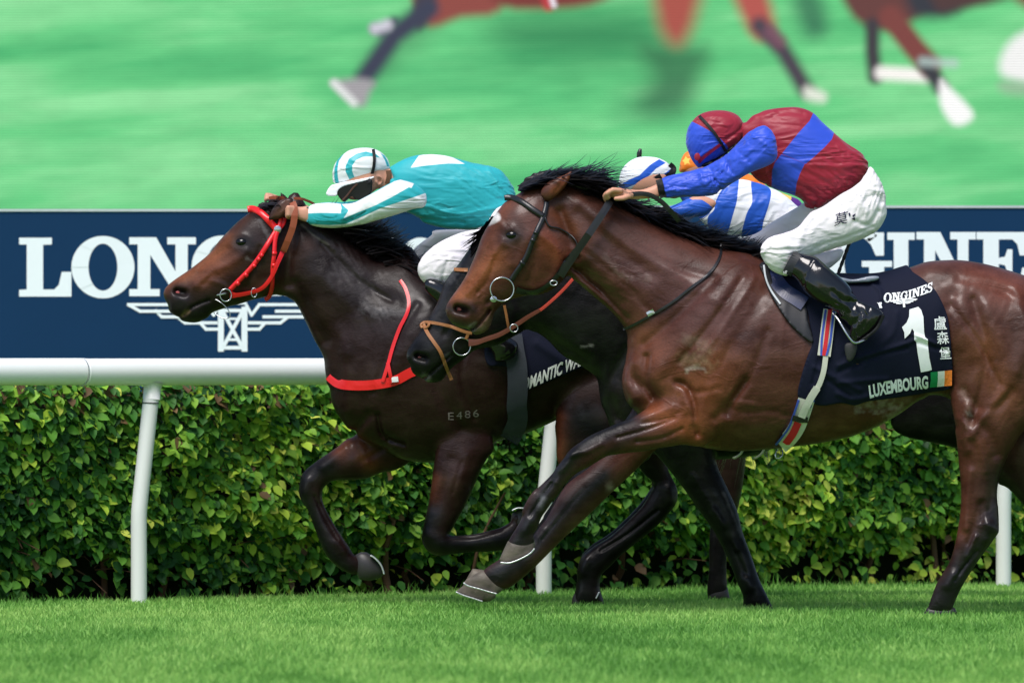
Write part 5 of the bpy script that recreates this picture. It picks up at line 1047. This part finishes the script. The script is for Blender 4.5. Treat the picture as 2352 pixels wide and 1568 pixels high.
s3.add('C3 930,160 985,160 1040,120 1100,160 1120,260 1040,340 960,330 940,250', k=.95, bl=.02)
s3.wrinkle('C3 1180,150 1280,170', .05, -5, .016, .002, 2, 4).wrinkle('C3 1100,480 1150,520', .05, 30, .012, .003, 4, 4).wrinkle('C3 1350,480 1650,420', .10, -35, .018, .003, 7, 5).wrinkle('C3 1450,620 1600,520', .06, -30, .010, .004, 9, 5)
s3.stroke('C3 1150,120 1240,100 1330,110', .010, -.003).stroke('C3 1390,410 1500,430 1650,420', .012, .005).stroke('C3 1350,560 1420,620 1400,660', .010, -.006).stroke('C3 1090,330 1120,420 1150,500', .014, -.005)
s3.solve().front()
s3.mesh('silks', MS3, R1, masks=['#C3 1395,98 1520,218 1505,262 1460,310 1400,365 1345,412 1200,350 1300,225 1370,150', '#C3 1198,352 1340,410 1310,470 1290,530 1282,606 1140,552 1142,450 1160,400', '#C3 0,0 1,0 1,1'])
a3 = Fig(0., .005).add(ARM3, yc=[(1980, 0, -.20), (1850, 500, -.20), (1780, 500, -.20), (1560, 410, -.10)], k=.86, bl=.02)
a3.add('C3 640,470 500,500 470,540 480,590 600,600 800,560 1000,440 1100,300 1050,240 950,300 820,400', yc=[(1800, 0, .2), (1560, 410, .09)], k=.7)
a3.wrinkle('C3 800,480 1060,300', .06, 42, .020, .0045, 12, 4).wrinkle('C3 520,570 720,520', .045, 12, .010, .0035, 14, 5).wrinkle('C3 800,540 850,400', .04, 80, .012, .006, 18, 3)
a3.stroke('C3 760,440 800,520 830,580', .009, -.007).stroke('C3 850,380 900,470', .008, -.006).stroke('C3 700,450 730,540', .008, .005).stroke('C3 930,330 1000,400', .008, -.005).stroke('C3 1020,240 1100,290 1150,350', .010, .006).stroke('C3 520,570 640,560 760,520', .008, .004)
a3.solve().front().mesh('sleeve', silk('blue silk', (44, 80, 206), [(150, 26, 48)], .45, .35, (18, .003), .35, (-.7, 5.5, .016)), R1, masks=['#C3 0,0 1,0 1,1'])
ribbon('cuff_band', 'C3 455,505 466,545 472,580 485,615', 15, a3, MBAND, R1, off=.006)
w3 = Fig(0., .005).add(THI3, yc=[(2000, 560, -.12), (1700, 580, -.26)], k=.80, bl=.03)
w3.add('C3 1640,500 1700,600 1600,760 1400,850 1250,930 1100,930 1000,880 900,890 905,870 1050,830 1150,760 1250,700 1345,640 1400,560', yc=[(2000, 500, .1), (1700, 580, .24)], k=.75, bl=.03)
w3.add('C3 1380,960 1450,950 1570,920 1575,965 1520,1015 1460,1052 1420,1010', yc=.22, k=.8)
w3.wrinkle('C3 1100,950 1240,1000', .06, -20, .012, .0025, 21, 5).wrinkle('C3 1680,700 1790,560', .08, 70, .016, .004, 23, 4).wrinkle('C3 1400,760 1600,700', .10, 30, .03, .003, 25, 5).wrinkle('C3 1380,950 1550,900', .04, 10, .010, .003, 26, 4)
w3.stroke('C3 1390,920 1500,880 1600,850 1750,790', .006, -.005).stroke('C3 1290,930 1330,800 1380,720', .012, .004).stroke('C3 1640,760 1720,780 1780,700', .010, -.008).stroke('C3 1700,640 1760,600 1800,640', .012, -.007).stroke('C3 1660,600 1700,700', .012, .006).stroke('C3 1080,950 1130,900 1230,900', .008, .004).stroke('C3 1270,960 1290,1020 1250,1060', .010, -.006)
w3.solve().front(); w3.mesh('breeches', MWBR, R1)
MNV2 = plain('navy embroidery', (26, 28, 62), .7, .2)
decal('embroidered_name', text_polys('莫', lambda u, v: tuple(T('C3 %f,%f' % (1512+(u)*78+v*8, 790-v*78-u*18))[0]), .0, 2), w3, MNV2, R1, off=.004)
decal('embroidered_name', [T('C3 1598,712 1608,706 1612,724 1602,728'), T('C3 1622,724 1642,712 1640,724 1626,736'), T('C3 1616,744 1638,736 1640,754 1630,750')], w3, MNV2, R1, off=.004)
bt = Fig(0., .005)
YB3 = [(1770, 620, -.285), (1900, 690, -.32), (1980, 750, -.33)]
bt.add('C3 1278,952 1330,958 1400,975 1462,1030 1555,1108 1610,1168 1624,1210 1640,1250 1600,1345 1560,1340 1500,1290 1400,1240 1330,1182 1280,1112 1235,1075 1212,1070 1240,1010', yc=YB3, k=.85, bl=.02)
bt.add('C3 1610,1220 1660,1240 1740,1270 1800,1308 1802,1340 1760,1400 1700,1450 1640,1490 1612,1472 1600,1420 1580,1350 1560,1330', yc=YB3, k=.62, bl=.02)
bt.wrinkle('C3 1540,1260 1650,1330', .05, -60, .012, .005, 33, 3).stroke('C3 1640,1250 1660,1330 1600,1400', .010, -.006).stroke('C3 1380,1000 1350,1060 1320,1160', .004, -.004).stroke('C3 1440,1040 1500,1090 1570,1150 1600,1220', .014, .004).stroke('C3 1500,1180 1560,1240 1600,1240', .010, -.005).stroke('C3 1340,1120 1420,1190 1500,1240', .014, .004).stroke('C3 1720,1280 1690,1380 1630,1450', .006, -.003)
bt.solve().front(); bo = bt.mesh('boot', MBOOT, R1)
ribbon('boot_top', 'C3 1290,955 1258,1010 1222,1078', 22, bt, plain('ribbed boot top', (22, 24, 30), .6), R1, off=.003, th=.004)
decal('boot_letters', text_polys('HP', lambda u, v: tuple(T('C4 %f,%f' % (290+u*22-v*4, 128-u*14-v*18+(u*10)))[0]), .0, 2), bt, MWHT, R1, off=.012)
ribbon('boot_sole', 'C3 1805,1325 1765,1402 1705,1455 1645,1494', 7, bt, MBAND, R1, off=.0, th=.02)
bt2 = Fig(0., .007).add('C3 1278,960 1330,965 1462,1035 1555,1110 1624,1210 1740,1270 1790,1320 1700,1440 1640,1480 1600,1400 1500,1290 1400,1240 1280,1112 1215,1070', yc=.30, k=.7, bl=.02); bt2.solve().mesh('boot', MBOOT, R1)
hc = Fig(0., .004)
hc.add('C3 622,270 640,185 690,122 760,92 850,86 925,108 965,150 985,210 978,262 940,282 905,322 862,350 790,395 710,432 688,425 658,385 634,330', k=.92, bl=.01)
hc.wrinkle('C3 760,150 930,250', .05, 35, .014, .0018, 41, 4).wrinkle('C3 660,260 780,330', .05, 60, .012, .0025, 43, 4).stroke('C3 700,130 640,200', .006, .004).stroke('C3 870,260 950,200 980,170', .008, -.006).stroke('C3 845,300 920,250', .006, .006).stroke('C3 690,370 760,330 840,280', .005, .004)
hc.solve().front(); hc.mesh('cap', MS3, R1, masks=['#C3 560,150 652,150 700,175 780,220 830,258 850,280 870,300 880,320 870,350 800,400 700,450 560,440', '#C3 0,0 1,0 1,1', '#C3 0,0 1,0 1,1'])
MMAR = plain('maroon silk', (150, 26, 48), .35, .4)
ribbon('cap_tie', 'C3 832,292 780,330 730,370 700,400 720,372', 7, hc, MMAR, R1, off=.004); disc('cap_knot', hc, R1, 'C3 690,368', 7, 9, MMAR, .012)
ribbon('goggle_strap', 'C3 702,120 740,160 790,220 830,280 862,335', 6.5, hc, MBAND, R1, off=.006); ribbon('goggle_strap', 'C3 978,215 968,250 950,285', 8, hc, MBAND, R1, off=.0, th=.01)
gg = Fig(0., .004).add('C3 940,285 905,325 862,345 840,385 790,420 760,425 800,390 850,350 870,325 920,290', yc=-.045, k=1.2, bl=.006).add('C3 730,400 800,372 860,340 880,352 840,390 780,425 720,428', yc=-.02, k=1.4, bl=.006); gg.solve().mesh('goggles', MLENS, R1)
ring = wire('stirrup_iron', 'C3 1500,1315 1530,1350 1565,1410 1600,1465 1632,1492 1680,1478 1700,1466', [-.33, -.36, -.38, -.38, -.36, -.33], 2.6, f1, MSTEEL, R1)
ring.parent = H1; ring.matrix_parent_inverse = H1.matrix_basis.inverted()
ribbon('stirrup_leather', 'C4 590,350 640,420 700,500', 8, c1, MBLK, H1, off=.006)
st = Fig(0., .006).add('C4 660,560 700,545 740,560 735,610 710,660 680,665 665,620', yc=-.30, k=.5).solve().mesh('girth_guard', plain('grey rubber', (40, 40, 40), .6), H1)
# whip held by the far hand
wp = thing('riding_whip', 'black braided whip hanging behind the maroon jockey\'s knee', 'whip', (toxz([(1936, 600)], 0)[0][0], .25, toxz([(1936, 600)], 0)[0][1]))
B = Bag(); a_, b_ = toxz(T('C3 1606,905'), .25)[0], toxz(T('C3 1540,1088'), .25)[0]; q = [(a_[0]+(b_[0]-a_[0])*t, .25, a_[1]+(b_[1]-a_[1])*t) for t in np.linspace(-1.2, 1, 30)]; B.tube(q, [(.007+.0012*math.sin(i*2.2)) for i in range(30)], 10); B.build('shaft', plain('braided leather', (26, 24, 26), .5, .4, bs=(200, .002)), wp)
# ---------------- rider of the leader
R2 = thing('person', 'jockey in turquoise and white silks stretched along the leading horse\'s neck', 'jockey', (toxz([(1040, 600)], 1.75)[0][0], 1.75, toxz([(1040, 600)], 1.75)[0][1]), 'jockeys')
TO2 = '890,392 905,378 940,361 975,355 1020,357 1062,368 1100,377 1145,388 1166,410 1180,432 1184,462 1172,498 1132,520 1088,527 1030,525 985,515 950,497 922,482 905,460 888,425'
AR2 = 'C1 1455,240 1520,252 1580,285 1615,325 1618,372 1600,402 1540,412 1450,442 1300,486 1200,508 1080,522 980,516 930,500 914,478 916,440 922,402 960,380 1050,374 1160,382 1240,350 1330,300 1400,262'
TH2 = '1185,470 1190,500 1170,530 1130,555 1100,590 1080,630 1050,650 1015,658 985,653 968,642 960,618 972,590 1005,560 1055,536 1110,520'
b2 = Fig(1.75, .005)
b2.add(TO2, k=.62, inset=.012, bl=.03).add(AR2, yc=[(960, 440, -.2), (720, 490, -.1)], k=.8, inset=.01, bl=.02).add(TH2, yc=[(1150, 520, -.12), (1000, 620, -.24)], k=.72, inset=.012, bl=.02)
b2.add('1180,470 1150,540 1080,560 1010,570 960,600 950,590 970,560 1010,540 1090,520', yc=.2, k=.7).add('985,635 1010,645 1060,690 1110,740 1150,780 1140,800 1110,790 1060,740 1010,690 985,660', yc=-.27, k=.7, inset=.012, bl=.02)
b2.add('C1 1345,150 1400,170 1440,200 1440,280 1400,300 1340,290', k=.8, bl=.015).add('C1 1090,200 1130,110 1220,70 1320,80 1385,140 1395,200 1390,250 1345,290 1300,325 1262,356 1200,368 1150,360 1122,330 1112,290 1108,250', k=.70, inset=.008, bl=.015)
b2.stroke('C1 1330,215 1350,225 1355,250 1335,270 1322,250', .004, .008).stroke('C1 1340,240', .006, -.006).stroke('C1 1270,330 1230,350', .006, .004)
b2.add('C1 930,398 880,398 845,396 815,402 805,420 815,445 845,462 880,478 930,484', yc=[(700, 480, -.1), (670, 470, -.12)], k=.72, bl=.01)
def C1p(x, y, d): q = T('C1 %f,%f' % (x, y))[0]; return (q[0], q[1], d)
for i in range(4): b2.tube([C1p(835, 405+i*14, -.12), C1p(806, 402+i*14, -.135), C1p(798, 412+i*14, -.12), C1p(812, 420+i*14, -.10)], [.0105, .010, .009, .008], .003)
b2.add('C1 670,325 700,318 740,330 770,340 900,380 920,400 850,390 760,368 690,360 665,350', yc=.07, k=.7, bl=.01)
for i in range(4): b2.tube([C1p(700, 330+i*8, .05-i*.01), C1p(675, 325+i*8, .04-i*.01), C1p(668, 338+i*7, .05-i*.01)], [.010, .009, .008], .003)
b2.solve().front().mesh('body', MSKIN, R2)
TEAL = (40, 172, 180)
MS2 = silk('turquoise and white silk', TEAL, [(242, 244, 244)]*4, .5, .3, (18, .003), .3, (.2, 6, .009))
s2_ = Fig(1.75, .005).add(TO2, k=.66, bl=.03)
s2_.wrinkle('C2 150,420 560,440', .07, 8, .012, .0025, 51, 8).wrinkle('C2 450,250 700,330', .08, -35, .014, .003, 53, 5).wrinkle('C2 200,200 400,260', .06, -10, .03, .003, 55, 4)
s2_.stroke('C2 60,430 200,470 420,490', .008, -.005).stroke('C2 200,400 400,440 600,400', .007, .004).stroke('C2 560,170 620,260 690,330', .008, .005).stroke('C1 1395,190 1420,230', .008, -.006)
s2_.solve().front().mesh('silks', MS2, R2, masks=['#943,386 962,358 985,352 1010,354 1040,362 1068,377 1030,376 985,380', '#C1 1640,480 1640,481 1641,481', '#C1 0,0 1,0 1,1', '#C1 0,0 1,0 1,1'])
a2 = Fig(1.75, .0045).add(AR2, yc=[(960, 440, -.2), (720, 490, -.1)], k=.86, bl=.02).add('C1 930,395 1000,370 1200,360 1400,300 1500,260 1560,350 1300,420 1000,460 920,450', yc=.14, k=.7)
a2.wrinkle('C1 1100,440 1250,440', .05, 20, .012, .003, 61, 4).stroke('C1 1150,390 1250,380 1380,290', .008, .003).stroke('C1 1130,500 1180,470', .008, -.004).stroke('C1 1500,260 1590,330', .01, .004)
a2.solve().front().mesh('sleeve', MS2, R2, masks=['#C1 910,394 950,380 1060,372 1112,378 1118,404 1114,436 1000,434 915,437', '#C1 1118,382 1200,372 1330,305 1430,250 1465,240 1545,262 1530,290 1515,285 1420,340 1320,390 1220,430 1130,466 1160,420', '#C1 1617,318 1622,400 1540,416 1450,446 1300,490 1200,512 1080,530 960,525 930,512 940,500 1050,506 1140,500 1210,470 1350,408 1480,365 1560,338', '#C1 0,0 1,0 1,1'])
ribbon('cuff', 'C1 918,398 914,440 918,486', 4, a2, plain('elastic cuff', (34, 130, 140), .6), R2, off=.002)
w2 = Fig(1.75, .005).add(TH2, yc=[(1150, 520, -.12), (1000, 620, -.24)], k=.8, bl=.02)
w2.add('1180,470 1150,540 1080,560 1020,575 975,600 955,620 940,600 940,585 960,562 990,540 1000,528 1090,520', yc=.2, k=.75)
w2.add('1186,470 1192,500 1172,540 1130,556 1116,530 1140,480', half=.14, bl=.02)
w2.stroke('1010,650 1000,620 1040,590', .008, .004).stroke('C2 330,700 300,790 290,850', .007, -.004); w2.wrinkle('980,600 1060,600', .05, 30, .014, .002, 64, 4); w2.solve().front().mesh('breeches', MWBR, R2)
bb = Fig(1.75, .006).add('985,640 1020,650 1070,690 1120,735 1165,770 1190,790 1180,820 1140,830 1125,800 1060,745 1000,690 975,660', yc=-.29, k=.8, bl=.02); bb.solve().mesh('boot', MBOOT, R2)
bb = Fig(1.75, .007).add('965,600 1000,620 1060,680 1120,735 1180,790 1140,820 1060,745 980,660', yc=.29, k=.8, bl=.02); bb.solve().mesh('boot', MBOOT, R2)
h2 = Fig(1.75, .004).add('C1 1072,262 1062,220 1064,180 1085,130 1140,76 1200,53 1280,50 1340,70 1383,110 1400,155 1395,182 1340,200 1280,228 1200,246 1120,262', k=1.08, bl=.01)
h2.add('C1 1028,328 1038,292 1070,262 1130,246 1200,234 1300,214 1304,228 1240,248 1190,260 1130,276 1096,300 1086,331', half=.070, bl=.008)
h2.stroke('C1 1070,262 1150,248 1290,220 1395,180', .004, -.004)
h2.solve().front(); h2.mesh('cap', silk('white and turquoise cap', (242, 244, 244), [TEAL]*3, .4, .2, (18, .002)), R2, masks=['#C1 1112,72 1135,76 1100,130 1092,180 1095,225 1102,256 1080,262 1072,220 1074,170 1090,120', '#C1 1140,190 1140,160 1160,115 1205,85 1260,72 1320,88 1345,110 1290,100 1240,105 1200,125 1180,155 1180,190 1198,235 1165,242', '#C1 1345,80 1372,98 1392,140 1398,160 1384,160 1370,120'])
ribbon('goggle_strap', 'C1 1302,58 1310,110 1305,170 1290,220 1272,262', 7, h2, MBAND, R2, off=.006)
g2 = Fig(1.75, .004).add('C1 1086,292 1120,268 1200,250 1290,234 1296,285 1288,320 1250,352 1200,354 1178,334 1156,350 1130,368 1108,350 1090,320', half=.0665, bl=.006)
g2.solve().front().mesh('goggles', MLENS, R2); ribbon('goggle_frame', 'C1 1120,360 1150,330 1185,285 1210,262', 4, g2, plain('brown frame', (74, 44, 34), .3), R2, off=.006); ribbon('chin_strap', 'C1 1272,262 1280,300 1262,350', 5, b2, MBAND, R2, off=.01)
ribbon('hair', 'C1 1392,182 1396,220 1385,262', 12, b2, MHAIRB, R2, off=.002)
# ---------------- rider of the near black horse
R3 = thing('person', 'jockey in white silks with blue hoops, half hidden behind the maroon jockey\'s arm', 'jockey', (toxz([(1640, 600)], .95)[0][0], .9, toxz([(1640, 600)], .9)[0][1]), 'jockeys')
TO4 = 'C3 560,540 640,520 720,515 850,515 960,503 1040,520 1100,540 1200,585 1280,650 1330,700 1330,780 1250,830 1100,850 960,850 860,850 780,815 700,740 640,680 590,620'
b4 = Fig(.9, .006).add(TO4, k=.62, inset=.012, bl=.03).add('C3 235,520 260,440 330,395 420,395 500,430 540,490 520,560 470,590 400,600 300,590', k=.8, bl=.02).add('C3 470,500 560,500 640,560 560,620 480,590', k=.8, bl=.02).add('C3 1300,700 1450,800 1570,930 1540,1010 1450,1050 1300,1050 1200,1000 1180,900', yc=-.08, k=.55, inset=.03).add('C3 640,620 560,660 460,690 380,700 350,720 380,740 500,730 640,720 760,700 800,640 700,600', yc=-.18, k=.75, bl=.02)
b4.add('C3 1180,950 1240,980 1300,1100 1400,1250 1390,1300 1340,1290 1250,1150 1170,1040', yc=-.25, k=.7)
b4.solve().front().mesh('body', MSKIN, R3)
s4 = Fig(.9, .005).add(TO4, k=.66, bl=.03).wrinkle('C3 800,700 1100,700', .1, 60, .03, .003, 71, 4); s4.stroke('C3 640,700 740,720 800,640 860,560', .008, -.005)
BL = (36, 92, 200)
s4.solve().front().mesh('silks', silk('white silk with blue hoops', (240, 242, 246), [BL]*3, .45, .2, (16, .002)), R3, masks=['C3 838,568 880,545 920,500 942,500 935,580 928,640 905,720 870,835 830,850 760,800 755,730 790,690 800,640', 'C3 1018,515 1080,520 1130,560 1136,600 1120,670 1090,760 1066,860 960,870 985,720 1022,640', 'C3 560,600 640,608 710,625 770,690 740,728 700,740 640,700 580,660'])
a4 = Fig(.9, .006).add('C3 640,620 560,655 460,690 400,700 380,730 500,740 640,735 740,720 790,660 720,610', yc=-.18, k=.8, bl=.02); a4.solve().mesh('sleeve', silk('blue silk sleeve', BL, []), R3)
w4 = Fig(.9, .006).add('C3 1270,690 1330,690 1450,780 1560,900 1572,950 1530,1010 1460,1052 1330,1060 1180,1010 1150,920 1180,850', yc=-.08, k=.75, bl=.02); w4.wrinkle('C3 1450,1000 1540,960', .05, 40, .01, .003, 3, 4); w4.solve().mesh('breeches', MWBR, R3)
Fig(.9, .007).add('C3 1180,960 1240,990 1300,1100 1400,1250 1450,1290 1440,1330 1340,1320 1250,1170 1165,1040', yc=-.27, k=.75).solve().mesh('boot', MBOOT, R3)
h4 = Fig(.9, .0045).add('C3 216,560 216,515 230,452 270,402 330,370 400,366 460,376 510,402 540,435 560,465 540,490 470,520 400,552 330,572 260,576', k=.88, bl=.01).stroke('C3 350,372 420,440 420,520', .003, -.002)
h4.solve().front(); h4.mesh('cap', silk('white cap with blue bands', (242, 244, 248), [BL]*2, .35, .2, (16, .001)), R3, masks=['#C3 210,560 225,535 280,505 340,480 370,450 410,412 460,382 500,404 440,440 400,480 360,515 300,540 230,570', '#C3 440,510 480,478 530,440 545,450 500,480 460,515'])
ribbon('cap_strap', 'C3 520,415 545,440 530,475 490,500', 15, h4, MBAND, R3, off=.003); ribbon('cap_strap', 'C3 408,520 440,500 470,482', 12, h4, MBAND, R3, off=.004)
g4 = Fig(.9, .005).add('C3 470,500 510,478 556,470 560,500 520,530 470,535', yc=-.03, k=1.1).solve().mesh('goggles', MLENS, R3)
wp2 = thing('riding_whip', 'black whip tip standing up behind the white and blue cap', 'whip', (toxz([(1470, 370)], 1.05)[0][0], 1.05, toxz([(1470, 370)], 1.05)[0][1]))
B = Bag(); q = [(*[toxz(T('C3 %f,%f' % (a, b)), 1.05)[0][0]], 1.05, toxz(T('C3 %f,%f' % (a, b)), 1.05)[0][1]) for a, b in ((400, 640), (350, 420), (338, 372), (340, 345), (346, 322), (349, 317))]; B.tube(q, [.004, .004, .010, .011, .007, .002], 8); B.build('flap', MBLK, wp2)
# ---------------- farthest rider
R4 = thing('person', 'jockey in orange cap and silks almost hidden behind the other riders', 'jockey', (toxz([(1650, 600)], 2.62)[0][0], 2.62, toxz([(1650, 600)], 2.62)[0][1]), 'jockeys')
TO5 = 'C3 700,460 800,440 900,450 980,470 1040,480 1110,545 1190,580 1260,605 1315,632 1340,700 1300,760 1200,790 1000,780 850,720 740,620'
b5 = Fig(2.62, .008).add(TO5, k=.6, inset=.014, bl=.03).add('C3 600,440 620,360 700,330 780,360 800,440 740,480 650,490', k=.8, bl=.02).add('C3 1200,700 1330,700 1400,850 1300,960 1200,1000 1100,960', yc=-.1, k=.7, inset=.014)
b5.add('C3 820,560 700,620 560,680 500,700 520,730 650,700 800,660', yc=-.16, k=.75, bl=.02)
b5.solve().mesh('body', MSKIN, R4)
Fig(2.62, .007).add(TO5, k=.66, bl=.03).wrinkle('C3 800,500 1100,600', .1, 20, .02, .004, 3, 4).solve().front().mesh('silks', silk('orange and purple silk', (244, 130, 36), [(88, 40, 130), (238, 200, 90)], .35, .3), R4, masks=['C3 1255,610 1330,620 1340,680 1270,670 1250,640', 'C3 1190,580 1250,590 1260,620 1245,640 1200,610'])
Fig(2.62, .007).add('C3 820,560 700,620 590,680 600,710 680,700 820,660', yc=-.16, k=.8).solve().mesh('sleeve', plain('orange silk', (244, 130, 36), .4), R4)
Fig(2.62, .007).add('C3 1200,690 1330,690 1410,850 1310,970 1200,1010 1090,960', yc=-.1, k=.75).solve().mesh('breeches', MWBR, R4)
Fig(2.62, .008).add('C3 1100,950 1180,980 1250,1100 1340,1200 1330,1250 1250,1240 1180,1120 1090,1010', yc=-.26, k=.75).solve().mesh('boot', MBOOT, R4)
hk = Fig(2.62, .005).add('C3 582,460 584,420 596,375 618,342 660,325 720,330 770,370 790,430 760,460 680,465 620,462', k=.88, bl=.01)
hk.solve().front().mesh('cap', silk('orange cap with pale stars', (244, 130, 36), [(250, 210, 90)], .4), R4, masks=['#C3 612,380 620,362 632,378 648,376 638,394 648,414 628,406 612,420 612,400 598,392'])
